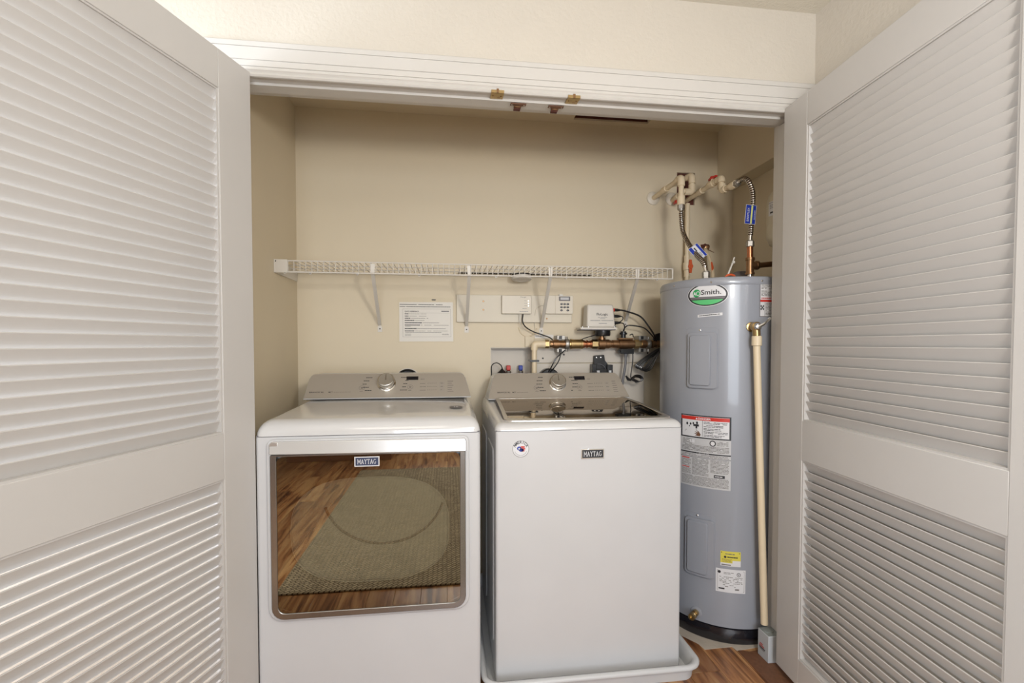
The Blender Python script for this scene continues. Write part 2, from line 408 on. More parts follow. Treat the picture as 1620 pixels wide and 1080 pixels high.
# bare floor patch by the heater
b = MB(); fz = flat((0, 0, .0006), (1, 0, 0), (0, 1, 0))
b.prism([(.95, 2.05), (.95, 1.98), (.986, 1.933), (1.03, 1.865), (1.036, 1.827), (1.157, 1.829), (1.163, 1.802), (1.25, 1.811), (1.45, 1.81), (1.45, 2.4), (1.0, 2.4)], fz, 0, .0015, 'cement')
obj('floor_sheet', b, floor)
b = MB(); b.prism([(1.166, 1.806), (1.166, 1.60), (1.29, 1.60), (1.29, 1.80), (1.21, 1.79), (1.19, 1.80)], fz, 0, .0012, 'rust')
obj('bare_patch', b, floor, label='dark reddish bare strip of floor')

# baseboards inside closet and room
b = MB(); b.box(RX1-.014, RY0, 0, RX1, YW, .09, 'trim'); obj('baseboard_right', b, kind=S, bevel=.003)
b = MB(); b.box(RX0, YW-.014, 0, JL-.12, YW, .09, 'trim'); obj('baseboard_front', b, kind=S, bevel=.003)
b = MB(); b.box(RX0, RY0, 0, RX0+.014, YW-.014, .09, 'trim'); obj('baseboard_left', b, kind=S, bevel=.003)

# head casing, jambs and stops
def extrudeX(prof, x0, x1, m):      # prof in (y, z)
    b = MB(); n = len(prof)
    b.add([(x0, y, z) for y, z in prof]+[(x1, y, z) for y, z in prof], [tuple(range(n)), tuple(range(2*n-1, n-1, -1))]+[(i, n+i, n+(i+1) % n, (i+1) % n) for i in range(n)], m)
    return b
cas = [(1.70, 2.232), (1.688, 2.232), (1.684, 2.228), (1.683, 2.212), (1.686, 2.211), (1.686, 2.209), (1.680, 2.208), (1.678, 2.168), (1.681, 2.1665), (1.681, 2.165), (1.677, 2.164), (1.676, 2.146),
       (1.679, 2.145), (1.679, 2.1435), (1.675, 2.1425), (1.674, 2.134), (1.678, 2.131), (1.680, 2.128), (1.676, 2.124), (1.674, 2.119), (1.678, 2.114), (1.684, 2.113), (1.690, 2.116), (1.70, 2.128)]
tr = obj('trim_1', extrudeX(cas, JL-.10, JR+.10, 'trim'), kind=S, smooth=25)
b = MB(); b.box(JL-.02, 1.69, 2.1175, JR+.02, 1.81, OZ+.002, 'trim')
obj('jamb', b, tr, bevel=.001)
b = MB(); b.box(JL, 1.722, 2.109, JR, 1.775, 2.118, 'trim'); obj('stop', b, tr, bevel=.0012)
for s, (xa, xb) in (('l', (JL-.10, JL+.004)), ('r', (JR-.004, JR+.10))):
    b = MB(); b.box(xa, 1.680, 0, xb, 1.70, 2.115, 'trim')
    obj('trim_2' if s == 'l' else 'trim_3', b, kind=S, bevel=.003)
b = MB(); b.box(JL-.02, 1.70, 0, JL, 1.812, 2.1175, 'trim'); b.box(JL, 1.722, 0, JL+.010, 1.775, 2.106, 'trim'); obj('trim_4', b, kind=S, bevel=.001)
b = MB(); b.box(JR, 1.70, 0, JR+.02, 1.812, 2.1175, 'trim'); b.box(JR-.010, 1.722, 0, JR, 1.775, 2.106, 'trim'); obj('trim_5', b, kind=S, bevel=.001)

# catches on the head jamb
for i, x in enumerate((.171, .440)):
    b = MB()
    b.box(x-.022, 1.676, 2.1135, x+.022, 1.7205, 2.1172, 'brass'); b.box(x-.022, 1.6705, 2.1110, x+.022, 1.6745, 2.1200, 'brass'); b.box(x-.022, 1.671, 2.1105, x+.022, 1.690, 2.1140, 'brass')
    for sx in (-.014, .014): b.lathe([(.0028, -.0005), (.0028, .0008), (.001, .0016)], (x+sx, 1.700, 2.1135), (0, 0, -1), 8, 'bronze')
    b.box(x-.004, 1.6695, 2.1105, x+.004, 1.6755, 2.124, 'bronze'); b.box(x-.015, 1.690, 2.1130, x-.002, 1.696, 2.1137, 'bronze'); b.box(x+.002, 1.709, 2.1130, x+.012, 1.714, 2.1137, 'bronze')
    obj('strike_plate', b, label=('left' if i == 0 else 'right')+' worn brass strike plate set in the head of the closet opening', cat='plate', group='brass strike plates on the door head', bevel=.0006)
for i, x in enumerate((.250, .387)):
    t = empty('roller_catch', (x, 1.74, 2.106), ('left' if i == 0 else 'right')+' dark red-bronze door catch under the white door stop', 'catch', 'bronze catches under the door stop')
    b = MB(); b.box(x-.028, 1.7225, 2.1030, x+.028, 1.7400, 2.1058, 'rust'); b.box(x-.013, 1.738, 2.1030, x+.013, 1.756, 2.1058, 'rust'); obj('mounting_plate', b, t, bevel=.0005)
    b = MB(); b.box(x-.012, 1.754, 2.1000, x+.012, 1.772, 2.1058, 'cavity'); b.box(x-.010, 1.742, 2.1015, x+.010, 1.747, 2.104, 'bronze'); obj('tongue', b, t, bevel=.0008)
    for sx in (-.022, .022):
        b = MB(); b.lathe([(.0032, 0), (.0032, .001), (.0015, .002)], (x+sx, 1.730, 2.1030), (0, 0, -1), 10, 'chrome'); obj('screw', b, t)

# ------------------------------------------------------------------ louvred doors
def louver_door(name, P, d, side, bottom=.028):
    # d points away from the camera along the door; t runs from the hinge towards the camera; depth w runs behind the visible face
    P = V((P[0], P[1], 0)); d = V((d[0], d[1], 0)); n = V((d.y, -d.x, 0))*(1 if side == 'left' else -1)
    def T(t, w, z): return P-d*t-n*w+V((0, 0, z))
    def bx(b, t0, t1, w0, w1, z0, z1, m='door'):
        p = [T(t0, w0, z0), T(t1, w0, z0), T(t1, w1, z0), T(t0, w1, z0)]
        if side == 'left': p = p[::-1]
        b.hexa(p+[q+V((0, 0, z1-z0)) for q in p], m)
    W = .94; s = .131; s2 = W-.13; TH = .035
    root = empty(name, T(0, 0, 0), 'open white louvred closet door on the '+side+' of the opening', 'door', kind=S)
    for (t0, t1) in ((0, s), (s2, W)):
        b = MB(); bx(b, t0, t1, 0, TH, bottom, 2.124); obj('stile', b, root, bevel=.0015)
    for (z0, z1, nm) in ((bottom, .130, 'bottom_rail'), (.842, .982, 'middle_rail'), (2.008, 2.124, 'top_rail')):
        b = MB(); bx(b, s+.0003, s2-.0003, 0.0003, TH-.0003, z0, z1); obj(nm, b, root, bevel=.0015)
    for (z0, z1) in ((.130, .842), (.982, 2.008)):      # narrow bead around each louvre field
        for (a0, a1, c0, c1) in ((s, s+.006, z0, z1), (s2-.006, s2, z0, z1), (s+.006, s2-.006, z0, z0+.005), (s+.006, s2-.006, z1-.005, z1)):
            b = MB(); bx(b, a0, a1, .003, .033, c0, c1); obj('bead', b, root)
    pitch = .0312; src = None
    for (z0, z1) in ((.130, .842), (.982, 2.008)):
        N = int((z1-z0-.008)/pitch); p = (z1-z0-.010)/N; zz = z0+.005
        for i in range(N):
            zb = zz+p*i-.001
            jit = random.uniform(-.0006, .0006)
            if src is None:
                b = MB(); a0, a1 = s+.006, s2-.006
                # cross section (w, z): top edge towards the visible face, bottom edge away from it
                sec = [(.0078, .0322), (.0083, .0334), (.0096, .0340), (.0119, .0333), (.0260, .0018), (.0256, .0004), (.0240, -.0002), (.0220, .0006)]
                k = len(sec); vs = [T(a0, w_, zb+z_) for w_, z_ in sec]+[T(a1, w_, zb+z_) for w_, z_ in sec]
                fs = [tuple(range(k)), tuple(range(2*k-1, k-1, -1))]+[(j, k+j, k+(j+1) % k, (j+1) % k) for j in range(k)]
                if side == 'left': fs = [f[::-1] for f in fs]
                b.add(vs, fs, 'door'); src = obj('slat', b, root, smooth=25); zs0 = zb
            else: twin(src, (0, 0, zb-zs0+jit), root)
    for z in (.25, 1.05, 1.85):      # hinges on the jamb edge
        b = MB(); b.cyl(T(-.004, TH+.002, z-.045), T(-.004, TH+.002, z+.045), .006, n=12, m='brass'); obj('hinge', b, root)
    return root
louver_door('door_1', (-.629, 1.676), (.3212, .9470), 'left')
louver_door('door_2', (1.243, 1.676), (.0851, .9964), 'right')

# ------------------------------------------------------------------ appliances
def console(root, xb0, xb1, xt0, xt1, yb, zb, yt, zt, yback, knobx, base_px, kpx, washer):
    slope = V((0, yt-yb, zt-zb)); ln = slope.length
    fr = flat((0, yb, zb), (1, 0, 0), slope)
    r = .022
    poly = [(xb0, 0), (xb1, 0), (xt1+.003, ln-r)]+[(xt1-r+r*math.cos(a), ln-r+r*math.sin(a)) for a in [math.radians(q) for q in (0, 22, 45, 67, 90)]] \
        + [(xt0+r+r*math.cos(a), ln-r+r*math.sin(a)) for a in [math.radians(q) for q in (90, 112, 135, 157, 180)]]+[(xt0-.003, ln-r)]
    F = [fr(a, c, 0) for a, c in poly]; B = [V((p.x, yback, p.z-.004)) for p in F]; n = len(poly)
    b = MB(); b.add(F+B, [tuple(range(n)), tuple(range(2*n-1, n-1, -1))]+[(i, n+i, n+(i+1) % n, (i+1) % n) for i in range(n)], 'white_body')
    obj('console_body', b, root, bevel=.002)
    ins = .0015
    b = MB(); b.prism([(x+(ins if x < (xb0+xb1)/2 else -ins), max(.004, c-ins)) for x, c in poly], fr, .0004, .003, 'console')
    face = obj('control_panel', b, root, bevel=.001)
    # print on the panel, k px = 3.1 mm across and 4.8 mm up the slope
    A = lambda p: knobx+(p-kpx)*.0031
    Bv = lambda q: (base_px-q)*(.182/38.0)
    b = MB(); H = .0034; kv = ln/.182; f0 = fr; fr = lambda a, c, h=0: f0(a, c*kv, h)
    dtext(b, fr, 'BRAVOS XL', A(kpx-105 if not washer else kpx-95), Bv(base_px-9), .062, .0085, H, 'ink', .02)
    dtext(b, fr, 'MCT', A(kpx-79 if not washer else kpx-72), Bv(base_px-9), .018, .0075, H, 'ink', .02)
    dlines(b, fr, A(kpx-72 if not washer else kpx-65), Bv(base_px-9), A(kpx-48), Bv(base_px-9)+.006, 1, H, 'grey_ink', .3, 1)
    for j in range(5):       # cycle names either side of the knob
        yy = .135-.0235*j; xo = .062+.012*math.sin(j*.8)
        dlines(b, fr, knobx-xo-.03, yy+.012, knobx-xo, yy+.0175, 1, H, 'ink', .8, .95, .006, .012)
        dlines(b, fr, knobx+xo, yy+.012, knobx+xo+.032, yy+.0175, 1, H, 'ink', .8, .95, .006, .012)
    for k, (xc, yc) in enumerate(((-.105, .075), (.105, .078))):    # power and start buttons
        b.ring(ell(knobx+xc, yc, .013, .016, 24), ell(knobx+xc, yc, .012, .0148, 24), fr, H-.0002, H+.0002, 'grey_ink')
        b.ring(ell(knobx+xc, yc, .0045, .0055, 16), ell(knobx+xc, yc, .003, .0038, 16), fr, H-.0002, H+.0002, 'ink')
        dlines(b, fr, knobx+xc-.008, yc-.028, knobx+xc+.008, yc-.022, 1, H, 'grey_ink', .5, 1)
    for r_ in range(3):
        yy = .100-.025*r_
        dlines(b, fr, knobx+.148, yy, knobx+.176, yy+.006, 1, H, 'grey_ink', .5, 1)
        for c_ in range(5):
            b.prism(ell(knobx+.184+c_*.009, yy+.004, .0018, .0026, 8), fr, H-.0002, H+.0002, 'grey_ink')
        b.ring(ell(knobx+.246, yy+.004, .011, .009, 20), ell(knobx+.246, yy+.004, .0102, .0082, 20), fr, H-.0002, H+.0001, 'soft_ink')
        dlines(b, fr, knobx+.240, yy, knobx+.252, yy+.007, 1, H, 'grey_ink', .5, 1)
    dlines(b, fr, knobx+.150, .132, knobx+.168, .139, 1, H, 'grey_ink', .5, 1)
    dlines(b, fr, knobx+.272, .035, knobx+.302, .125, 6, H, 'grey_ink', .22, 1, .02, .03)
    obj('lettering', b, face, kind='stuff'); 
    b = MB(); b.prism([(A(kpx+28), .130), (A(kpx+45), .130), (A(kpx+45), .156), (A(kpx+28), .156)], fr, .003, .0038, 'blackgloss'); obj('display', b, face)
    # knob
    kc = fr(knobx, .105, .003); nn = (f0(0, 0, 1)-f0(0, 0, 0))
    b = MB(); b.lathe([(.041, 0), (.041, .002), (.036, .004), (.0355, .010)], kc, nn, 40, 'chrome')
    b.lathe([(.035, .009), (.0365, .013), (.0365, .030), (.034, .034), (.0325, .0345)], kc, nn, 40, 'chrome')
    kn = obj('knob', b, root)
    b = MB(); b.lathe([(.0322, .0343), (.031, .0352), (.004, .0345)], kc, nn, 40, 'brushed'); b.m = 0
    obj('knob_face', b, kn)
    b = MB(); o2 = kc+nn*.036; 
    b.prism([(-.0012, 0), (.0012, 0), (.0012, .028), (-.0012, .028)], lambda a, c, h: f0(knobx+a, .105*kv+c, .003+.0352+h), 0, .0006, 'chrome'); obj('pointer', b, kn)

# ---- dryer
dx0, dx1, dyf, dyb = -.629, .109, 1.67, 2.44
t = empty('dryer', ((dx0+dx1)/2, 2.05, 0), 'white front-load dryer with a dark glass door, left of the top-load washer', 'dryer')
b = MB(); b.prism(rrect(dx0, dyf, dx1, dyb, .014), lambda a, c, h=0: V((a, c, h)), .012, .9452, 'white_body'); obj('cabinet', b, t, smooth=50)
for (x, y) in ((dx0+.06, dyf+.06), (dx1-.06, dyf+.06), (dx0+.06, dyb-.06), (dx1-.06, dyb-.06)):
    b = MB(); b.lathe([(.02, 0), (.02, .008), (.008, .010), (.008, .014)], (x, y, 0), (0, 0, 1), 12, 'black'); obj('foot', b, t)
def top_panel(x0, x1, yf, yb_, zs, zf, zr, bulge, m='white'):
    # rounded top: outline at the seam, curved shoulder, gently rising deck
    b = MB(); rows = []
    K = 7
    for k in range(K+1):
        a = math.pi/2*k/K; ins = bulge*(1-math.cos(a)); up = math.sin(a)
        rows.append((ins, up))
    vs = []
    nn = 0
    for (ins, up) in rows:
        lp = rrect(x0+ins, yf+ins*1.25, x1-ins, yb_-ins*.2, (.022+.0*ins, .022, .01, .01), 5); nn = len(lp)
        for (px, py) in lp:
            zt = zf+(zr-zf)*min(1, max(0, (py-yf-.05)/(2.17-yf)))
            vs.append((px, py, zs+(zt-zs)*up))
    fs = []
    for j in range(K):
        for i in range(nn): fs.append((j*nn+i, j*nn+(i+1) % nn, (j+1)*nn+(i+1) % nn, (j+1)*nn+i))
    fs.append(tuple(range(K*nn, K*nn+nn))); fs.append(tuple(range(nn-1, -1, -1)))
    b.add(vs, fs, m); return b
obj('top_panel', top_panel(dx0, dx1, dyf, dyb, .9475, .998, 1.012, .04), t, smooth=60)
b = MB(); b.box(dx0+.003, dyf+.004, .940, dx1-.003, dyb-.004, .950, 'darkgrey'); obj('seam', b, t)
console(t, dx0+.006, dx1-.008, -.610, .0745, 2.18, 1.012, 2.262, 1.1165, 2.42, -.276, 630, 612, False)
# recessed lip under the top, silver handle strip, door
fF = flat((0, dyf, 0))
b = MB(); b.ring(rrect(-.590, .334, .070, .938, (.045, .045, .02, .02)), rrect(-.572, .350, .052, .925, (.035, .035, .012, .012)), fF, .0, .012, 'white_body')
obj('door_surround', b, t, bevel=.004)
dr = None
b = MB(); b.ring(rrect(-.576, .346, .057, .890, (.040, .040, .004, .004)), rrect(-.556, .366, .038, .884, (.025, .025, .002, .002)), fF, .002, .024, 'frame')
dr = obj('door', b, t, bevel=.002)
b = MB(); b.prism([(-.578, .892), (.060, .886), (.060, .920), (.055, .931), (-.570, .934), (-.578, .925)], lambda a, c, h: V((a, dyf-h-(.006 if c < .9 else 0), c)), .002, .020, 'strip')
obj('handle_strip', b, dr, bevel=.003)
b = MB(); b.prism([(-.578, .893), (-.552, .893), (-.552, .931), (-.570, .932), (-.578, .925)], fF, .019, .0215, 'brushed'); obj('strip_end', b, dr, bevel=.001)
b = MB(); b.prism(rrect(-.5565, .3655, .0385, .8845, .024), fF, .0195, .0215, 'door_glass'); obj('glass', b, dr)
# inner pane: dark ring around an oval window, the drum bowl behind it, seal arcs
def superell(cx, cy, rx, ry, n, N=48, skew=0):
    out = []
    for i in range(N):
        a = 2*math.pi*i/N; c, s_ = math.cos(a), math.sin(a)
        out.append((cx+rx*math.copysign(abs(c)**(2/n), c)+skew*s_, cy+ry*math.copysign(abs(s_)**(2/n), s_)))
    return out
def rectloop(x0, y0, x1, y1, ref, cx, cy):
    out = []
    for (a, c) in ref:
        dx, dy = a-cx, c-cy; k = min(((x1-cx) if dx > 0 else (x0-cx))/dx if abs(dx) > 1e-6 else 9e9, ((y1-cy) if dy > 0 else (y0-cy))/dy if abs(dy) > 1e-6 else 9e9)
        out.append((cx+dx*k, cy+dy*k))
    return out
ov = superell(-.258, .630, .258, .176, 2.7)
b = MB(); b.ring(rectloop(-.556, .366, .038, .884, ov, -.258, .63), ov, fF, .010, .0125, 'drumdark'); obj('inner_frame', b, dr)
b = MB(); b.prism(superell(-.258, .630, .259, .177, 2.7), fF, .001, .0035, 'drum'); obj('drum_window', b, dr)
b = MB(); b.ring(superell(-.258, .630, .2595, .1775, 2.7), superell(-.258, .630, .2565, .1745, 2.7), fF, .010, .0135, 'drum'); obj('window_rim', b, dr)
b = MB()
arc = [fF(-.215+.20*math.cos(math.radians(a)), .752+.175*math.sin(math.radians(a)), .0055) for a in range(195, 348, 6)]
b.tube(arc, .0045, 6, 'drumline'); obj('seal', b, dr)
b = MB(); drect(b, fF, -.310, .845, -.229, .8775, .0238, 'label', 1); drect(b, fF, -.3065, .848, -.2325, .8745, .0241, 'navy', 1)
b.box(-.3105, dyf-.0237, .8445, -.2285, dyf-.021, .878, 'chrome')
slab(b, fF, 'MAYTAG', -.299, .8535, .059, .0155, .0244, 'label'); obj('badge', b, dr, label='dark navy badge with white lettering')
b = MB()
ft = lambda a, c, h=0: V((a, c, .998+(c-1.72)/.45*.014+h+.0011))
b.prism(ell(.030, 1.905, .026, .030, 28), ft, 0, .0004, 'grey_ink'); b.prism(ell(.030, 1.905, .020, .022, 28), ft, .0004, .0006, 'darkgrey')
dtext(b, ft, '10', .021, 1.895, .017, .020, .0009, 'label', .03); obj('sticker', b, t, label='grey oval warranty sticker')
b = MB(); b.prism([(-.60, 2.150), (-.52, 2.150), (-.52, 2.158), (-.60, 2.158)], lambda a, c, h=0: V((a, c, .998+(c-1.72)/.45*.014+h)), .0005, .0016, 'ink'); obj('slot', b, t)

# ---- washer
wx0, wx1, wyf, wyb = .167, .874, 1.717, 2.43
wt = empty('washer', ((wx0+wx1)/2, 2.07, .012), 'white top-load washer with a dark glass lid, between dryer and water heater', 'washer')
b = MB(); b.prism(rrect(wx0, wyf, wx1, wyb, .011), lambda a, c, h=0: V((a, c, h)), .024, .9366, 'white_body'); obj('cabinet', b, wt, smooth=50)
for (x, y) in ((wx0+.06, wyf+.06), (wx1-.06, wyf+.06), (wx0+.06, wyb-.06), (wx1-.06, wyb-.06)):
    b = MB(); b.lathe([(.02, 0), (.02, .008), (.008, .010), (.008, .014)], (x, y, .0125), (0, 0, 1), 12, 'black'); obj('foot', b, wt)
b = MB(); fs_ = flat((wx0, 0, 0), (0, -1, 0), (0, 0, 1))
for (a0, a1) in ((-2.38, -2.12), (-2.04, -1.79)):
    b.prism(rrect(a0, .12, a1, .86, .03), fs_, -.001, .004, 'white_body')
obj('side_panel', b, wt, bevel=.003)
obj('top_panel', top_panel(wx0-.002, wx1+.003, wyf-.002, wyb, .9385, .966, .994, .026), wt, smooth=60)
b = MB(); b.box(wx0+.003, wyf+.004, .932, wx1-.003, wyb-.004, .941, 'darkgrey'); obj('seam', b, wt)
console(wt, .182, .868, .213, .835, 2.235, .992, 2.320, 1.109, 2.42, .522, 628, 883, True)
# lid
def lidz(y): d = y-1.765; return .9625+.11*d-.1*d*d
fl = lambda a, c, h=0: V((a, c, lidz(c)+h))
def lidloop(ins, yf_, yb_):
    K = 8; L_ = .205+ins; R_ = .852-ins
    fr_ = [(L_+.012, yf_+.004), (L_+.030, yf_), (.38, yf_-.005), (.54, yf_-.006), (.70, yf_-.005), (R_-.030, yf_), (R_-.012, yf_+.004)]
    rt = [(R_-.020*k/K, yf_+.016+(yb_-yf_-.016)*k/K) for k in range(K+1)]
    lf = [(L_+.010*k/K, yf_+.016+(yb_-yf_-.016)*k/K) for k in range(K, -1, -1)]
    return fr_+rt+lf
lid_o = lidloop(0, 1.758, 2.222); lid_i = lidloop(.016, 1.786, 2.212)
def lidsheet(h, m):
    b = MB(); K = 8; N = 16; vs = []; fs = []
    for k in range(N+1):
        c = 1.787+(2.212-1.787)*k/N; t_ = max(0, (c-1.802)/(2.212-1.802)); cut = .012*max(0, 1-(c-1.787)/.015)
        for x in (.221+.010*t_+cut, .54, .836-.020*t_-cut): vs.append(fl(x, c, h))
    for k in range(N):
        for j in range(2): fs.append((3*k+j, 3*k+j+1, 3*k+j+4, 3*k+j+3))
    return b.add(vs, fs, m)
b = MB(); b.prism([(a+(.004 if a > .5 else -.004), c-(.004 if c < 1.8 else 0)) for a, c in lid_o], fl, -.004, .0022, 'darkgrey'); obj('lid_gasket', b, wt)
b = MB(); b.ring(lid_o, lid_i, fl, .002, .009, 'brushed'); lid = obj('lid', b, wt, bevel=.0015)
obj('lid_glass', lidsheet(.0072, 'lid_glass'), lid)
obj('lid_liner', lidsheet(.0030, 'drumdark'), lid)
fW = flat((0, wyf, 0))
b = MB(); b.box(.482, wyf-.003, .830, .569, wyf+.001, .866, 'chrome'); drect(b, fW, .4855, .8335, .5655, .8625, .0033, 'ink', 1)
slab(b, fW, 'MAYTAG', .4925, .8395, .066, .0175, .0036, 'label'); obj('badge', b, wt, bevel=.0008, label='small dark badge with silver lettering')
b = MB(); cx_, cz_ = .258, .873
b.prism(ell(cx_, cz_, .0305, .0305, 40), fW, 0, .0006, 'label'); b.ring(ell(cx_, cz_, .0305, .0305, 40), ell(cx_, cz_, .0290, .0290, 40), fW, .0006, .0008, 'grey_ink')
for i, ch in enumerate('AMERICA'):      # arched word
    an = math.radians(150-20*i); rr = .0205
    vs, f_, tw, th = glyphs(ch, .02); ca, sa = math.cos(an-math.pi/2), math.sin(an-math.pi/2)
    b.add([fW(cx_+rr*math.cos(an)+((x/th-.5*tw/th)*.0100)*ca-(y/th*.0100)*sa, cz_+rr*math.sin(an)+((x/th-.5*tw/th)*.0100)*sa+(y/th*.0100)*ca-.001, .0009) for x, y in vs], f_, 'ink')
for i in range(11):
    an = math.radians(208+12.5*i); b.prism(ell(cx_+.0235*math.cos(an), cz_+.0235*math.sin(an), .0017, .0017, 8), fW, .0007, .0009, 'soft_ink')
for (dx, dy, r1, r2, k) in ((-.006, .002, .008, .007, 'blue'), (.002, -.004, .009, .006, 'blue'), (.007, .007, .009, .003, 'red'), (.009, .000, .008, .003, 'red'), (.008, -.007, .007, .0025, 'red')):
    b.prism(ell(cx_+dx, cz_+dy, r1, r2, 18), fW, .0006, .0010, k)
b.prism([(cx_-.006+.0048*(1 if i % 2 == 0 else .42)*math.sin(i*math.pi/5), cz_+.001+.0048*(1 if i % 2 == 0 else .42)*math.cos(i*math.pi/5)) for i in range(10)], fW, .0010, .0013, 'label')
obj('sticker', b, wt, label='round white sticker with a red and blue emblem')

# ---- drain pan under the washer
b = MB(); o_ = rrect(.130, 1.668, .918, 2.47, .055, 7); i_ = rrect(.142, 1.682, .905, 2.458, .045, 7)
fl0 = flat((0, 0, 0), (1, 0, 0), (0, 1, 0))
def loopz(lp, z): return [fl0(a, c, z) for a, c in lp]
rimo = rrect(.114, 1.646, .942, 2.49, .07, 7)
rings = [(o_, .0), (rrect(.126, 1.663, .924, 2.475, .058, 7), .046), (rimo, .050), (rrect(.113, 1.645, .943, 2.491, .071, 7), .056), (rrect(.117, 1.650, .938, 2.487, .067, 7), .062),
         (rrect(.124, 1.660, .928, 2.477, .058, 7), .063), (rrect(.133, 1.671, .917, 2.467, .050, 7), .056), (i_, .010)]
n = len(o_); vs = []; fs = []
for lp, z in rings: vs += loopz(lp, z)
for j in range(len(rings)-1):
    for i in range(n): fs.append((j*n+i, j*n+(i+1) % n, (j+1)*n+(i+1) % n, (j+1)*n+i))
fs.append(tuple(range((len(rings)-1)*n, len(rings)*n))); fs.append(tuple(range(n-1, -1, -1)))
b.add(vs, fs, 'pan'); obj('drain_pan', b, label='shallow white plastic drain pan under the washer', cat='tray', smooth=60)

# ------------------------------------------------------------------ water heater
HC = (1.26, 2.10); HR = .275
ht = empty('water_heater', (HC[0], HC[1], 0), 'tall grey cylindrical water heater with an oval logo, right of the washer', 'water heater')
b = MB(); b.lathe([(HR-.004, .002), (HR-.001, .006), (HR-.001, .050), (HR-.004, .058), (HR-.004, .062), (HR-.012, .066)], (*HC, 0), (0, 0, 1), 96, 'blackgloss'); obj('base', b, ht)
b = MB(); b.lathe([(HR-.010, .064), (HR, .070), (HR, 1.497)], (*HC, 0), (0, 0, 1), 128, 'heater'); obj('tank', b, ht)
b = MB(); b.lathe([(HR+.0012, 1.494), (HR+.0022, 1.4955), (HR+.0022, 1.517), (HR-.003, 1.526), (HR-.012, 1.529), (.05, 1.532)], (*HC, 0), (0, 0, 1), 128, 'heater'); lidh = obj('top_cap', b, ht)
for az in (-76, -40, 1):
    f = cylfr(HC, HR+.002, az, 1.508); b = MB(); b.lathe([(.004, 0), (.004, .0012), (.002, .003)], f(0, 0), f(0, 0, 1)-f(0, 0, 0), 12, 'chrome'); obj('screw', b, lidh)
def access(az, z0, z1, w_, lab):
    f = cylfr(HC, HR, az, z0); hgt = z1-z0
    def patch(mb, a0, b0, a1, b1, h0, h1, m, r=.008):
        lp = rrect(a0, b0, a1, b1, r, 3); cxm = (a0+a1)/2; N = 10
        # strips so that the raised panel follows the curve
        vs = []; fs = []; K = N+1
        for i in range(K):
            a = a0+(a1-a0)*i/N; e = min(a-a0, a1-a); cut = r-math.sqrt(max(0, r*r-(r-min(e, r))**2)) if e < r else 0
            vs += [f(a, b0+cut, h0), f(a, b0+cut, h1), f(a, b1-cut, h1), f(a, b1-cut, h0)]
        for i in range(N):
            o = 4*i; fs += [(o, o+4, o+5, o+1), (o+1, o+5, o+6, o+2), (o+2, o+6, o+7, o+3)]
        fs += [(0, 1, 2, 3), (4*N+3, 4*N+2, 4*N+1, 4*N)]
        mb.add(vs, fs, m)
    b = MB(); patch(b, -w_/2-.012, -.004, w_/2+.006, hgt+.02, .0005, .0014, 'heater'); patch(b, -w_/2, 0, w_/2, hgt, 0, .0115, 'heater')
    p = obj('access_panel', b, ht, bevel=.003, smooth=25)
    b = MB(); patch(b, -w_/2+.012, .012, w_/2-.024, hgt-.012, .011, .0185, 'heater', .005); obj('raised_field', b, p, bevel=.003, smooth=25)
    b = MB(); q = f(-.01, hgt+.010, .001); b.lathe([(.0045, 0), (.0045, .0012), (.002, .003)], q, f(0, 0, 1)-f(0, 0, 0), 12, 'chrome'); obj('screw', b, p)
access(-46.9, 1.066, 1.300, .118, '')
access(-47.5, .268, .512, .118, '')
# logo
f = cylfr(HC, HR, -43.6, 1.457); b = MB()
dell(b, f, 0, 0, .083, .0485, .0006, 'label', n=36); dell(b, f, 0, 0, .0805, .0465, .0009, 'ink', n=36); dell(b, f, 0, 0, .0735, .0415, .0012, 'label', -.0080, 1, n=36)
dell(b, f, 0, 0, .0735, .0415, .0012, 'darkgrey', -.0175, -.0095, n=36); dell(b, f, 0, 0, .0735, .0415, .0013, 'lightgreen', -1, -.0205, n=36)
drect(b, f, -.028, -.040, -.012, -.0205, .0011, 'green'); 
dell(b, f, -.042, .008, .0165, .0165, .0016, 'green', n=24)
dtext(b, f, 'A', -.0565, -.001, .013, .015, .0020, 'label', .03); dell(b, f, -.036, .007, .0085, .0095, .0019, 'label', n=20); dell(b, f, -.036, .007, .0058, .0066, .0021, 'green', n=20)
dtext(b, f, 'Smith.', -.0235, .0005, .079, .0205, .0019, 'ink', .012)
obj('logo_plate', b, ht, label='oval sticker with green, black and white bands')
f = cylfr(HC, HR, -41, 1.3725); b = MB(); fr2 = lambda a, c, h=0: f(a, c+a*.07, h)
drect(b, fr2, -.049, -.0055, .049, .0055, .0006, 'label'); dlines(b, fr2, -.044, -.0025, .044, .003, 1, .0009, 'ink', .6, .92, .004, .012); obj('strip_label', b, ht, label='narrow white strip label')
# danger label
f = cylfr(HC, HR, -44.5, .645); W2 = .104; b = MB()
drect(b, f, -W2, 0, W2, .305, .0005, 'labelgrey')
drect(b, f, -W2, .208, W2, .305, .0008, 'ink'); drect(b, f, -W2+.006, .213, W2-.007, .300, .0010, 'label'); drect(b, f, -W2+.002, .284, W2-.006, .299, .0013, 'red')
dtext(b, f, '\u25B2DANGER' if False else 'DANGER', -.026, .287, .052, .0085, .0016, 'label', .03)
b.add([f(-.036, .287, .0016), f(-.028, .287, .0016), f(-.032, .2955, .0016)], [(0, 1, 2)], 'label')
drect(b, f, -.008, .216, -.0065, .284, .0013, 'ink')
for (cx1, cy1, r1) in ((-.074, .266, .006), (-.058, .266, .005), (-.046, .269, .005), (-.030, .272, .006), (-.064, .256, .003)): dell(b, f, cx1, cy1, r1*.7, r1, .0013, 'ink', n=10)
drect(b, f, -.046, .257, -.022, .266, .0013, 'ink'); drect(b, f, -.036, .248, -.029, .258, .0013, 'ink')
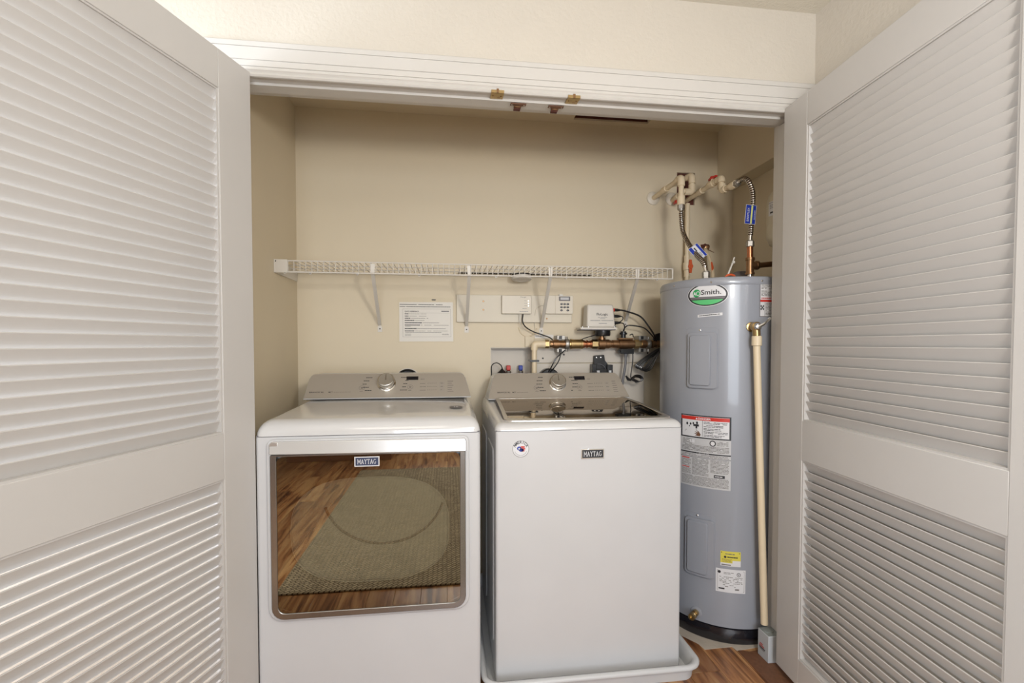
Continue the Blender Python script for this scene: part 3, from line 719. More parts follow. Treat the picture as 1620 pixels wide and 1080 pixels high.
b.add([f(-.085, .230, .0013), f(-.080, .240, .0013), f(-.030, .244, .0013), f(-.030, .2425, .0013), f(-.079, .238, .0013)], [(0, 1, 2, 3, 4)], 'grey_ink')
hand = [(-.018, .216), (-.014, .224), (-.022, .236), (-.036, .243), (-.024, .232), (-.042, .236), (-.028, .227), (-.044, .228), (-.030, .221), (-.040, .217)]
b.add([f(a, c, .0013) for a, c in hand], [tuple(range(len(hand)))[::-1]], 'rust')
for k in range(5): dlines(b, f, -.002, .270-.0135*k, .092-.012*(k % 3), .281-.0135*k, 2, .0013, 'ink', .42, .96, .006, .02)
dlines(b, f, -.093, .178, -.050, .203, 5, .0008, 'grey_ink', .4, .8); drect(b, f, -.060, .186, -.040, .200, .0009, 'label')
dell(b, f, .034, .191, .0125, .0125, .0009, 'ink', n=18); dell(b, f, .034, .191, .0085, .0085, .0012, 'label', n=14); dlines(b, f, .051, .182, .095, .202, 4, .0008, 'grey_ink', .4, .9)
dlines(b, f, -.098, .152, .098, .178, 5, .0008, 'grey_ink', .42, .95)
drect(b, f, -W2, .142, W2, .147, .0009, 'ink'); dtext(b, f, 'CONVENIENCE' if False else 'CAUTION', -.030, .1405, .05, .008, .0012, 'labelgrey', .0)
dlines(b, f, -.098, .128, .098, .140, 2, .0008, 'grey_ink', .4, .95); drect(b, f, -W2, .1245, W2, .1262, .0009, 'ink')
drect(b, f, -.098, .116, -.062, .1205, .0009, 'red'); drect(b, f, -.098, .077, -.062, .0805, .0009, 'red')
dlines(b, f, -.098, .083, -.055, .114, 7, .0008, 'grey_ink', .42, .95); dlines(b, f, -.098, .050, -.055, .075, 6, .0008, 'grey_ink', .42, .95)
dlines(b, f, -.050, .050, .020, .122, 14, .0008, 'grey_ink', .42, .96); dlines(b, f, .026, .066, .098, .122, 10, .0008, 'grey_ink', .42, .96)
drect(b, f, .040, .048, .082, .060, .0009, 'ink'); dlines(b, f, .044, .052, .078, .056, 1, .0012, 'label', .8, .9)
dlines(b, f, -.098, .006, .098, .046, 8, .0008, 'grey_ink', .42, .97)
obj('warning_label', b, ht, label='large warning label with a red band reading DANGER')
# upper right label, yellow and rating labels
f = cylfr(HC, HR, 9, 1.362); b = MB(); drect(b, f, -.047, 0, .06, .141, .0005, 'darkgrey'); drect(b, f, -.044, .003, .057, .138, .0008, 'label')
dlines(b, f, -.040, .112, .055, .136, 5, .0011, 'grey_ink', .45, .95); dlines(b, f, -.040, .084, .055, .108, 5, .0011, 'grey_ink', .45, .95); dlines(b, f, -.040, .073, .055, .080, 1, .0011, 'red', .45, .9)
drect(b, f, -.044, .061, .057, .070, .0011, 'red'); drect(b, f, -.024, .004, -.0228, .060, .0011, 'ink')
for (dx, dy) in ((-.040, .044), (-.030, .044), (-.035, .038), (-.040, .032), (-.030, .032)): dell(b, f, dx, dy, .003, .0045, .0011, 'ink', n=8)
dlines(b, f, -.020, .006, .055, .058, 9, .0011, 'grey_ink', .45, .95); obj('safety_label', b, ht, label='white safety label with a red band near the top')
f = cylfr(HC, HR, -21.8, .330); b = MB(); drect(b, f, -.040, 0, .038, .062, .0005, 'yellow'); drect(b, f, -.040, .000, .006, .0135, .0008, 'label'); drect(b, f, .006, 0, .038, .0245, .0008, 'label')
for s_ in (-.036, .033): dell(b, f, s_, .056, .002, .002, .0008, 'ink', n=8)
dell(b, f, -.022, .038, .005, .005, .0009, 'ink', n=10); dlines(b, f, -.014, .035, .028, .041, 1, .0009, 'ink', .8, .95, .004, .008); dlines(b, f, -.022, .048, .022, .054, 1, .0009, 'grey_ink', .6, .9)
dlines(b, f, -.034, .016, .004, .031, 3, .0009, 'rust', .3, .9); drect(b, f, -.036, .003, .000, .0075, .0010, 'grey_ink'); obj('energy_label', b, ht, label='small yellow energy label')
f = cylfr(HC, HR, -21.6, .219); b = MB(); drect(b, f, -.058, 0, .057, .098, .0005, 'label')
b.ring(rrect(-.052, .006, .052, .092, .001, 1), rrect(-.051, .007, .051, .091, .001, 1), f, .0007, .0009, 'grey_ink')
dell(b, f, -.045, .084, .006, .006, .0009, 'ink', n=12); dell(b, f, .030, .078, .008, .008, .0009, 'ink', n=16); dell(b, f, .030, .078, .0058, .0058, .0012, 'label', n=14); dell(b, f, .030, .078, .002, .003, .0014, 'ink', n=8)
dlines(b, f, -.028, .076, .012, .086, 2, .0009, 'grey_ink', .4, .9); dlines(b, f, -.044, .036, .046, .068, 5, .0009, 'grey_ink', .35, .6, .004, .010); dlines(b, f, -.03, .022, .02, .034, 2, .0009, 'grey_ink', .4, .8)
drect(b, f, -.047, .012, -.024, .018, .0009, 'ink'); drect(b, f, .016, .012, .032, .018, .0009, 'grey_ink'); obj('rating_label', b, ht, label='white rating plate with small print')
# drain valve
f = cylfr(HC, HR, -49.6, .104); p0 = f(0, 0); dn = (f(0, 0, 1)-f(0, 0, 0)); 
b = MB(); b.lathe([(.024, 0), (.024, .002), (.020, .004)], p0, dn, 24, 'heater'); b.lathe([(.013, .003), (.013, .022), (.010, .022), (.010, .034), (.0145, .034), (.0145, .040), (.0135, .041), (.0135, .047), (.0145, .048), (.0145, .054), (.008, .0545), (.0075, .046)], p0, dn, 20, 'brass')
obj('drain_valve', b, ht, label='brass drain valve')
# pipe nipples on top
for (x, y, h) in ((1.124, 2.005, 1.568),): 
    b = MB(); b.lathe([(.0115, 1.528), (.0115, h-.03), (.017, h-.03), (.0175, h-.004), (.015, h)], (x, y, 0), (0, 0, 1), 6, 'grey_metal'); obj('nipple', b, ht)

# relief valve and its discharge pipe
rv = empty('relief_valve', (1.222, 1.825, 1.321), 'brass relief valve with a chrome lever on the front of the water heater', 'valve')
b = MB(); p0 = V((1.222, 1.8265, 1.321)); dn = V((-.12, -1, 0)).normalized()
b.lathe([(.020, 0), (.020, .004), (.013, .006), (.013, .026), (.019, .028), (.019, .046), (.014, .050)], p0, dn, 24, 'brass')
c1 = p0+dn*.038; b.cyl(c1, c1+V((.004, 0, -.046)), .0155, .0145, 20, 'brass'); obj('body', b, rv)
b = MB(); b.lathe([(.014, .048), (.0145, .054), (.0105, .062), (.004, .064)], p0, dn, 24, 'chrome')
q = p0+dn*.060; b.tube([q, q+V((.014, -.006, .008)), q+V((.030, -.004, .020)), q+V((.047, -.002, .033))], [.006, .0065, .0055, .005], 8, 'chrome'); obj('lever', b, rv)
dp = empty('discharge_pipe', (1.228, 1.785, .12), 'long cream plastic pipe running down from the brass relief valve', 'pipe')
top = c1+V((.004, 0, -.040))
b = MB(); b.cyl(top+V((0, 0, -.036)), top+V((0, 0, .002)), .019, .019, 24, 'cpvc'); b.cyl(top+V((0, 0, -.004)), top+V((0, 0, .003)), .0165, n=24, m='cpvc'); obj('coupling', b, dp, bevel=.0015)
b = MB(); b.cyl((1.258, 1.768, .125), top+V((0, 0, -.033)), .0138, n=24, m='cpvc'); obj('pipe', b, dp)
# small box on the floor
sb = empty('small_box', (1.262, 1.742, 0), 'small grey box with red print standing against the right jamb', 'box')
b = MB(); b.box(1.236, 1.711, .0022, 1.292, 1.776, .108, 'boxgrey'); obj('carton', b, sb, bevel=.002)
b = MB(); b.prism(ell(1.262, 1.752, .022, .020, 24), flat((0, 0, .108), (1, 0, 0), (0, 1, 0)), 0, .004, 'boxtop'); b.box(1.238, 1.713, .1078, 1.290, 1.774, .1088, 'boxtop'); obj('lid', b, sb)
b = MB(); fb = flat((1.236, 0, 0), (0, -1, 0), (0, 0, 1))
for k, (a0, a1, bb, m_) in enumerate(((-1.762, -1.742, .052, 'red'), (-1.766, -1.735, .044, 'red'), (-1.766, -1.730, .037, 'ink'), (-1.764, -1.734, .031, 'soft_ink'))):
    dlines(b, fb, a0, bb, a1, bb+.007, 1, .0004, m_, .75, .97, .004, .008)
obj('print', b, sb)

# ------------------------------------------------------------------ pipework above the heater
def path(pts, r=.03, n=6):    # polyline with rounded corners
    pts = [V(p) for p in pts]; out = [pts[0]]
    for i in range(1, len(pts)-1):
        a = (pts[i-1]-pts[i]); c = (pts[i+1]-pts[i]); k = min(r, a.length*.45, c.length*.45); p = pts[i]+a.normalized()*k; q = pts[i]+c.normalized()*k
        for j in range(n+1):
            t_ = j/n; out.append(p*(1-t_)**2+pts[i]*2*t_*(1-t_)+q*t_*t_)
    out.append(pts[-1]); return out
def spline(pts, n=10):
    pts = [V(p) for p in pts]; P = [pts[0]*2-pts[1]]+pts+[pts[-1]*2-pts[-2]]; out = []
    for i in range(1, len(P)-2):
        for j in range(n):
            t_ = j/n; a, b_, c, d = P[i-1], P[i], P[i+1], P[i+2]
            out.append(.5*((2*b_)+(c-a)*t_+(2*a-5*b_+4*c-d)*t_*t_+(3*b_-a-3*c+d)*t_**3))
    out.append(pts[-1]); return out
def even(pts, step):
    out = [pts[0]]; acc = 0
    for i in range(1, len(pts)):
        a, c = pts[i-1], pts[i]; L_ = (c-a).length; 
        while acc+L_ >= step:
            k = (step-acc)/L_; a = a+(c-a)*k; out.append(a); L_ = (c-a).length; acc = 0
        acc += L_
    return out
def sleeve(b, p, d, l, r, m='cpvc', n=20): p = V(p); d = V(d).normalized(); b.cyl(p-d*l/2, p+d*l/2, r, n=n, m=m)
def ballvalve(root, p, d, hd):
    p = V(p); d = V(d).normalized(); hd = V(hd).normalized()
    b = MB(); b.lathe([(.016, -.036), (.0165, -.016), (.019, -.014), (.019, .014), (.0165, .016), (.016, .036)], p, d, 20, 'cpvc'); b.cyl(p, p+hd*.024, .009, n=14, m='cpvc'); vb = obj('valve_body', b, root)
    s_ = d.cross(hd); b = MB(); q = p+hd*.026
    for k in (-1, 1):
        b.hexa([q+d*a+s_*c+hd*h for h in (-.004, .005) for a, c in ((0, -.013), (k*.034, -.006), (k*.034, .006), (0, .013))], 'red')
    b.lathe([(.014, -.005), (.014, .007), (.011, .009)], q, hd, 16, 'red'); obj('valve_handle', b, vb, bevel=.0015)
R1 = .0125
# left line: from wall rosette forward and down
pa = empty('cold_water_pipe', (1.115, 2.55, 2.05), 'leftmost cream pipe coming out of a round wall plate and turning down', 'pipe')
b = MB(); b.lathe([(.036, 0), (.036, .004), (.031, .008), (.016, .010)], (1.115, 2.549, 2.049), (0, -1, 0), 32, 'device'); obj('wall_plate', b, pa)
b = MB(); b.tube(path([(1.115, 2.54, 2.049), (1.115, 2.225, 2.052), (1.115, 2.225, 1.945)], .012), R1, 18, 'cpvc'); obj('pipe', b, pa)
b = MB(); sleeve(b, (1.115, 2.40, 2.050), (0, 1, 0), .045, .0165); obj('coupling', b, pa, bevel=.001)
b = MB(); b.tube(path([(1.115, 2.262, 2.052), (1.115, 2.225, 2.052), (1.115, 2.225, 2.012)], .022), .0175, 20, 'cpvc'); obj('elbow', b, pa)
b = MB(); sleeve(b, (1.115, 2.225, 1.943), (0, 0, 1), .042, .0185); obj('adapter', b, pa, bevel=.0015)
def flexhose(name, pts, label, nuts, tail=.03):
    root = empty(name, pts[-1], label, 'hose'); sp = spline(pts, 14); ev = even(sp, .0024); n = len(ev); k = int(tail/.0024)
    r = []
    for i in range(n):
        if i < k or i > n-k: r.append(.0088)
        else: r.append((.0088, .0104, .0114, .0104)[i % 4])
    b = MB(); b.tube(ev, r, 12, 'steel'); b.mats.append('groove_shade')
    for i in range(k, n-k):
        if i % 4 in (3, 0):  # groove rings get the darker metal as painted-in shade
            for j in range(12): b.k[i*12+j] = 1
    obj('corrugated_tube', b, root, smooth=70)
    for (p, d) in nuts:
        b = MB(); d = V(d).normalized(); p = V(p); b.lathe([(.0155, -.013), (.0175, -.010), (.0175, .010), (.0135, .013)], p, d, 6, 'grey_metal'); b.lathe([(.0145, .010), (.0135, .016)], p, d, 18, 'grey_metal'); obj('union_nut', b, root, smooth=20)
    return root
h1 = flexhose('flexible_hose', [(1.115, 2.225, 1.918), (1.115, 2.222, 1.868), (1.116, 2.208, 1.795), (1.112, 2.15, 1.727), (1.112, 2.08, 1.665), (1.120, 2.022, 1.612), (1.124, 2.005, 1.566)],
              'left corrugated steel hose bending down to the water heater top', [((1.115, 2.225, 1.912), (0, 0, -1)), ((1.124, 2.005, 1.556), (0, 0, 1))])
def hose_tag(root, p, up, right, w_, h_, txt, mid, side):
    fr = flat(p, right, up); b = MB()
    b.prism([(-w_/2, -h_/2), (w_/2, -h_/2), (w_/2, h_/2), (-w_/2, h_/2)], fr, -.0006, .0006, 'blue')
    drect(b, fr, -w_/2*mid[0], -h_/2+.001, w_/2*mid[1], h_/2-.001, .0010, side, 1)
    b.ring(rrect(-w_/2-.0012, -h_/2-.0012, w_/2+.0012, h_/2+.0012, .0003, 1), rrect(-w_/2, -h_/2, w_/2, h_/2, .0003, 1), fr, -.0007, .0007, 'label')
    return b, fr
b, fr = hose_tag(h1, (1.122, 2.075, 1.668), (-.052, .0, .052), (.7, 0, .5), .050, .070, '', (.35, .55), 'label')
dlines(b, fr, -.006, -.028, .012, -.004, 7, .0014, 'soft_ink', .6, .9, .003, .006); b.add([fr(a, c, .0014) for a, c in ((-.004, .006), (.002, .006), (.002, .026), (-.004, .026))], [(0, 1, 2, 3)], 'ink')
obj('paper_tag', b, h1, label='blue and white tag')
# middle line from the opening in the wall
pb = empty('hot_water_pipe', (1.273, 2.55, 2.10), 'middle cream pipe with an upper elbow coming from the wall opening', 'pipe')
b = MB(); b.tube(path([(1.235, 2.56, 2.13), (1.262, 2.40, 2.130), (1.262, 2.40, 2.05), (1.20, 2.40, 2.045)], .014), R1, 18, 'cpvc'); obj('pipe', b, pb)
b = MB(); b.tube(path([(1.255, 2.44, 2.130), (1.262, 2.40, 2.130), (1.262, 2.40, 2.088)], .020), .0172, 20, 'cpvc'); obj('elbow', b, pb)
b = MB(); b.tube(path([(1.262, 2.40, 2.082), (1.262, 2.40, 2.045), (1.22, 2.40, 2.043)], .018), .0175, 20, 'cpvc'); obj('lower_elbow', b, pb)
pc = empty('supply_pipe', (1.222, 2.55, 2.045), 'short cream pipe with a red handled valve leaving the second round wall plate', 'pipe')
b = MB(); b.lathe([(.036, 0), (.036, .004), (.031, .008), (.016, .010)], (1.222, 2.549, 2.049), (0, -1, 0), 32, 'device'); obj('wall_plate', b, pc)
b = MB(); b.tube(path([(1.222, 2.545, 2.040), (1.222, 2.435, 2.043), (1.222, 2.415, 2.0435)], .01), R1, 18, 'cpvc'); obj('pipe', b, pc)
ballvalve(pc, (1.222, 2.475, 2.040), (0, 1, 0), (-.15, 0, -1))
# right line with valve, offset and hose
pd = empty('outlet_pipe', (1.31, 2.55, 2.048), 'right cream pipe with a red valve handle and an S-shaped offset', 'pipe')
b = MB(); b.tube(path([(1.31, 2.56, 2.046), (1.31, 2.212, 2.052), (1.31, 2.195, 1.992), (1.31, 2.085, 1.985)], .016), R1, 18, 'cpvc'); obj('pipe', b, pd)
b = MB(); sleeve(b, (1.31, 2.40, 2.049), (0, 1, 0), .040, .0165); obj('coupling', b, pd, bevel=.001)
b = MB(); b.tube(path([(1.31, 2.238, 2.052), (1.31, 2.206, 2.052), (1.31, 2.203, 2.030)], .014), .0172, 20, 'cpvc'); obj('elbow', b, pd)
b = MB(); b.tube(path([(1.31, 2.200, 2.020), (1.31, 2.196, 1.990), (1.31, 2.165, 1.989)], .014), .0172, 20, 'cpvc'); obj('elbow', b, pd)
b = MB(); sleeve(b, (1.31, 2.105, 1.986), (0, 1, 0), .040, .018); obj('adapter', b, pd, bevel=.0015)
ballvalve(pd, (1.31, 2.285, 2.052), (0, 1, 0), (.05, 0, 1))
h2 = flexhose('flexible_hose', [(1.31, 2.075, 1.985), (1.306, 2.040, 1.987), (1.304, 2.005, 1.982), (1.308, 1.980, 1.955), (1.321, 1.975, 1.905), (1.322, 1.978, 1.82), (1.317, 1.980, 1.75), (1.314, 1.98, 1.700)],
              'right corrugated steel hose arching over to the copper tee', [((1.31, 2.078, 1.985), (0, -1, 0)), ((1.314, 1.98, 1.690), (0, 0, 1))])
b, fr = hose_tag(h2, (1.300, 1.958, 1.812), (.08, 0, 1), (1, 0, -.08), .046, .080, '', (-.02, .36), 'tag_yellow')
vs, f_, tw, th = glyphs('EASYFLEX', .01)
b.add([fr(-.0075-y/th*.009, -.030+x/tw*.058, .0014) for x, y in vs], f_, 'label'); b.add([fr(.020-y/th*.005, -.020+x/tw*.040, .0014) for x, y in vs], f_, 'label')
obj('paper_tag', b, h2, label='blue tag with a yellow stripe')
# copper tee
te = empty('copper_tee', (1.315, 1.98, 1.53), 'brass and copper tee on the water heater with a branch to the right', 'pipe')
b = MB(); b.cyl((1.315, 1.98, 1.625), (1.314, 1.98, 1.682), .0125, n=20, m='copper'); obj('riser', b, te)
b = MB(); b.cyl((1.315, 1.98, 1.562), (1.315, 1.98, 1.628), .0165, n=20, m='bronze'); b.cyl((1.315, 1.98, 1.618), (1.315, 1.98, 1.630), .0195, n=20, m='bronze'); b.cyl((1.315, 1.98, 1.556), (1.315, 1.98, 1.566), .0195, n=20, m='bronze')
b.cyl((1.315, 1.98, 1.596), (1.350, 1.98, 1.598), .0165, n=20, m='bronze'); b.cyl((1.341, 1.98, 1.5975), (1.353, 1.98, 1.598), .0195, n=20, m='bronze'); obj('tee', b, te, bevel=.0012)
b = MB(); b.tube(path([(1.345, 1.98, 1.597), (1.49, 1.98, 1.612), (1.49, 1.98, 1.665)], .02), .0118, 18, 'bronze'); obj('branch', b, te)
b = MB(); b.cyl((1.315, 1.98, 1.528), (1.315, 1.98, 1.558), .0110, n=16, m='chrome'); obj('nipple', b, te)
# expansion tank
b = MB(); b.lathe([(.014, 1.655), (.016, 1.672), (.045, 1.678), (.072, 1.695), (.084, 1.725), (.0855, 1.770), (.084, 1.774), (.0855, 1.778), (.0855, 1.880), (.078, 1.915), (.060, 1.936), (.030, 1.948), (.003, 1.951)], (1.494, 1.98, 0), (0, 0, 1), 48, 'tank')
f = cylfr((1.494, 1.98), .0856, -72, 1.815)
drect(b, f, -.04, 0, .14, .062, .0004, 'label', .006); dlines(b, f, -.03, .03, .13, .05, 3, .0007, 'soft_ink', .5, .9); drect(b, f, -.028, .010, .004, .017, .0008, 'ink', .006); drect(b, f, -.04, .055, .14, .0575, .0007, 'soft_ink', .006)
obj('expansion_tank', b, label='cream pressure tank with a white label, above the heater by the right jamb', cat='tank', smooth=50)
# vertical cream pipe behind the heater with orange handle
pe = empty('riser_pipe', (1.293, 2.505, 1.0), 'vertical cream pipe with an orange-red lever behind the water heater', 'pipe')
b = MB(); b.cyl((1.293, 2.505, 1.0), (1.293, 2.505, 2.015), .0125, n=18, m='cpvc'); obj('pipe', b, pe)
b = MB(); b.lathe([(.0165, -.055), (.0165, -.018), (.0205, -.016), (.0205, .022), (.0165, .024), (.0165, .062)], (1.293, 2.505, 1.672), (0, 0, 1), 20, 'cpvc'); vb = obj('valve_body', b, pe)
b = MB()
for k in (-1, 1): b.hexa([V((1.300, 2.475+h, 1.672))+V((a, 0, k*c)) for h in (0, .008) for a, c in ((-.011, 0), (-.006, .036), (.006, .036), (.011, 0))], 'orange_red')
b.lathe([(.013, -.002), (.013, .009)], (1.300, 2.4745, 1.672), (0, 1, 0), 18, 'orange_red'); b.cyl((1.297, 2.48, 1.672), (1.295, 2.50, 1.672), .008, n=12, m='cpvc'); obj('valve_handle', b, vb, bevel=.0015)
# broken hole in wall with stub pipe
pf = empty('stub_pipe', (1.417, 2.55, 1.79), 'thin cream pipe curving down from a ragged hole in the wall', 'pipe')
b = MB(); random.seed(5)
b.prism([(1.417+(.020+.018*random.random())*math.cos(i*math.pi/9), 1.790+(.016+.012*random.random())*math.sin(i*math.pi/9)) for i in range(18)], flat((0, YB, 0)), .0002, .0015, 'cavity')
b.prism([(1.43, 1.785), (1.476, 1.765), (1.474, 1.762), (1.43, 1.780)], flat((0, YB, 0)), .0002, .0012, 'rust'); obj('ragged_hole', b, pf)
b = MB(); b.lathe([(.013, 0), (.013, .030), (.010, .031)], (1.424, 2.549, 1.787), (-.2, -1, -.1), 14, 'bronze'); obj('fitting', b, pf)
b = MB(); b.tube(spline([(1.412, 2.53, 1.78), (1.405, 2.50, 1.755), (1.402, 2.46, 1.70), (1.395, 2.42, 1.63), (1.388, 2.405, 1.56), (1.385, 2.405, 1.50)], 8), .0085, 12, 'cpvc'); obj('pipe', b, pf)
b = MB(); b.tube([(1.400, 2.442, 1.69), (1.398, 2.430, 1.66), (1.392, 2.418, 1.630)], [.004, .007, .005], 10, 'orange_red'); obj('red_clip', b, pf)
# things on top of the heater
b = MB(); b.tube(spline([(1.160, 1.915, 1.531), (1.168, 1.915, 1.541), (1.184, 1.915, 1.545), (1.200, 1.916, 1.541), (1.206, 1.918, 1.531)], 6), .0045, 10, 'orange_red')
obj('cable_clamp', b, label='orange-red curved wire loop on top of the water heater', cat='clamp')
b = MB(); b.tube([(1.205, 1.985, 1.531), (1.232, 1.988, 1.592), (1.247, 1.99, 1.632)], [.0035, .0035, .003], 8, 'plastic'); b.cyl((1.236, 1.984, 1.606), (1.243, 1.984, 1.612), .006, n=8, m='plastic')
obj('cable_tie', b, label='white plastic tie sticking up from the water heater top', cat='tie')
b = MB(); b.lathe([(.095, 1.5335), (.092, 1.546), (.030, 1.585), (.024, 1.590)], (1.36, 2.12, 0), (0, 0, 1), 32, 'darkgrey'); obj('insulation_cone', b, label='dark grey cone of pipe insulation behind the brass tee', cat='insulation')

# ------------------------------------------------------------------ wire shelf
sh = empty('wire_shelf', (.165, 2.54, 1.60), 'long white wire shelf across the closet back wall', 'shelf')
sx0, sx1, sy, zt, zb2 = -.742, 1.080, 2.235, 1.616, 1.567
for (y, z, nm, r) in ((sy, zt, 'front_rail', .0030), (sy-.002, zb2, 'lower_rail', .0034), (2.335, zt-.004, 'long_wire', .0024), (2.44, zt-.004, 'long_wire', .0024), (2.537, zt-.004, 'long_wire', .0024)):
    b = MB(); b.tube([(sx0, y, z), (sx1, y, z)], r, 8, 'plastic'); obj(nm, b, sh)
n = 72; src = None
for i in range(n):
    x = sx0+.048+(sx1-sx0-.050)*i/(n-1)
    if src is None:
        b = MB(); b.tube([(x, 2.542, zt), (x, sy+.006, zt), (x, sy+.0005, zt-.002), (x, sy-.001, zt-.008), (x, sy-.001, zb2)], .0016, 6, 'plastic'); src = obj('cross_wire', b, sh); x00 = x
    else: twin(src, (x-x00, 0, 0), sh)
b = MB(); b.box(XL+.0005, sy-.010, zb2-.004, XL+.056, sy-.004, zt+.004, 'plastic'); b.box(XL+.0005, sy-.012, zb2-.004, XL+.004, 2.545, zt+.004, 'plastic')
b.lathe([(.003, 0), (.003, .001)], (XL+.008, sy-.0098, zt-.004), (0, -1, 0), 8, 'ink'); obj('end_bracket', b, sh, bevel=.002)
b = MB(); b.tube([(sx1, sy-.001, zt), (sx1, sy-.001, zb2)], .003, 8, 'plastic'); obj('end_wire', b, sh)
for (x, bx_, zb3) in ((-.335, -.347, 1.33), (.097, .095, 1.328), (.478, .493, 1.322), (.905, .962, 1.36)):
    b = MB(); w_ = .008
    b.hexa([(bx_-w_, 2.540, zb3+.018), (bx_+w_, 2.540, zb3+.018), (bx_+w_, 2.545, zb3+.022), (bx_-w_, 2.545, zb3+.022), (x-w_, sy+.004, zb2), (x+w_, sy+.004, zb2), (x+w_, sy+.008, zb2+.004), (x-w_, sy+.008, zb2+.004)], 'plastic')
    b.add([(x-w_, sy+.006, zb2), (x+w_, sy+.006, zb2), (x+.010, sy+.006, zt-.004), (x-.010, sy+.006, zt-.004)], [(0, 1, 2, 3)], 'plastic')
    b.prism([(bx_-.011, zb3-.016), (bx_+.011, zb3-.016), (bx_+.011, zb3+.010), (bx_, zb3+.022), (bx_-.011, zb3+.010)], flat((0, YB, 0)), 0, .0045, 'plastic')
    b.lathe([(.0035, 0), (.0035, .0012), (.001, .002)], (bx_, YB-.0045, zb3), (0, -1, 0), 8, 'ink')
    obj('support_brace', b, sh)
for x in (-.705, -.60, -.40, -.13, .22, .55, .75, .84, 1.0):
    b = MB(); b.box(x-.004, sy-.006, zb2-.009, x+.004, sy+.004, zb2-.001, 'plastic'); b.box(x-.003, sy-.0065, zb2-.007, x+.003, sy-.0055, zb2-.003, 'grey_ink'); obj('clip', b, sh)
b = MB(); b.tube([(.052, 2.525, zt+.004), (.40, 2.523, zt+.005), (.762, 2.525, zt+.005)], .0042, 8, 'black'); obj('black_cable', b, label='straight black cable lying along the back of the wire shelf', cat='cable')
b = MB(); b.lathe([(.050, -.012), (.054, -.008), (.054, .006), (.050, .012), (.030, .014), (.029, .0125), (.012, .0135)], (.374, 2.46, 1.5925), (0, -.13, -.99), 40, 'plastic')
b.lathe([(.0555, -.010), (.0555, -.004)], (.374, 2.46, 1.5925), (0, -.13, -.99), 40, 'black')
obj('smoke_alarm', b, label='round white alarm hanging just under the wire shelf', cat='alarm')

# ------------------------------------------------------------------ wall things
fB = flat((0, YB, 0))
no = empty('notice', (-.11, 2.545, 1.26), 'taped sheet of printed instructions in a clear sleeve on the back wall', 'sign')
b = MB(); b.prism([(-.250, 1.265), (.026, 1.266), (.024, 1.470), (-.250, 1.468)], fB, .0006, .0012, 'paper')
b.ring([(-.232, 1.288), (.014, 1.289), (.012, 1.434), (-.233, 1.433)], [(-.2312, 1.2888), (.0132, 1.2898), (.0112, 1.4332), (-.2322, 1.4322)], fB, .0012, .0014, 'grey_ink')
dtext(b, fB, 'QUICK REFERENCE', -.222, 1.4155, .070, .0080, .0015, 'ink', .02); dlines(b, fB, -.035, 1.4195, .004, 1.4255, 1, .0015, 'ink', .7, .97, .004, .010)
drect(b, fB, -.150, 1.4125, .006, 1.4132, .0015, 'soft_ink', 1)
rows = [(1.408, .02, .09), (1.396, .02, .09), (1.385, .03, .09), (1.374, .05, .05), (1.362, .09, .085), (1.350, .08, .145), (1.343, .0, .03), (1.332, .06, .15), (1.320, .05, .17), (1.313, 0, .19)]
for z, bl, sl in rows:
    if bl: dlines(b, fB, -.222, z-.003, -.222+bl, z+.003, 1, .0015, 'ink', .7, .97, .004, .012)
    dlines(b, fB, -.222+bl+.002, z-.002, -.222+bl+sl, z+.002, 1, .0015, 'grey_ink', .5, .95, .004, .012)
dlines(b, fB, -.222, 1.294, -.19, 1.306, 3, .0015, 'soft_ink', .4, .9); dlines(b, fB, -.032, 1.298, .006, 1.306, 2, .0015, 'grey_ink', .4, .9)
sheet = obj('sheet', b, no)
b = MB(); b.prism([(-.262, 1.258), (.034, 1.260), (.033, 1.492), (-.180, 1.495), (-.258, 1.490)], fB, .0018, .0022, 'clear_film')
for k in range(2): 
    dlines(b, fB, -.247, 1.452-.011*k, .022-.05*(1-k), 1.460-.011*k, 1, .0026, 'grey_ink', .45, .95, .004, .014)
drect(b, fB, -.085, 1.4785, -.064, 1.4835, .0026, 'ink', 1); obj('plastic_sleeve', b, no)
# mounting board with two devices
bd = empty('mounting_board', (.35, 2.55, 1.365), 'long cream board on the back wall carrying the two alarm devices', 'board')
b = MB(); b.box(.043, 2.532, 1.366, .657, 2.549, 1.509, 'board'); obj('panel', b, bd, bevel=.002)
for (x, z) in ((.182, 1.475), (.182, 1.431), (.520, 1.387), (.663, 1.38)):
    if x < .65: b = MB(); b.lathe([(.0045, 0), (.0045, .001), (.003, .0022)], (x, 2.532, z), (0, -1, 0), 12, 'bronze'); obj('screw', b, bd)
cu = empty('valve_controller', (.355, 2.53, 1.41), 'cream controller box with three small lights on the mounting board', 'control box')
b = MB(); b.prism(rrect(.277, 1.410, .433, 1.506, .004), flat((0, 2.5315, 0)), 0, .024, 'device'); obj('housing', b, cu, bevel=.003)
fc = flat((0, 2.5075, 0)); b = MB(); dtext(b, fc, 'FloLogic', .375, 1.4925, .030, .0085, .0004, 'grey_ink', 0)
for z in (1.478, 1.465, 1.452): dlines(b, fc, .395, z-.001, .411, z+.001, 1, .0004, 'soft_ink', .8, 1)
dlines(b, fc, .385, 1.435, .425, 1.441, 1, .0004, 'soft_ink', .5, .9); dlines(b, fc, .37, 1.420, .415, 1.425, 1, .0004, 'soft_ink', .5, .9); obj('lettering', b, cu)
for z in (1.478, 1.465, 1.452): b = MB(); b.lathe([(.0026, 0), (.0020, .001)], (.417, 2.507, z), (0, -1, 0), 10, 'led'); obj('indicator_light', b, cu)
kp = empty('alarm_keypad', (.585, 2.53, 1.41), 'cream alarm keypad with a small display and eight keys', 'keypad')
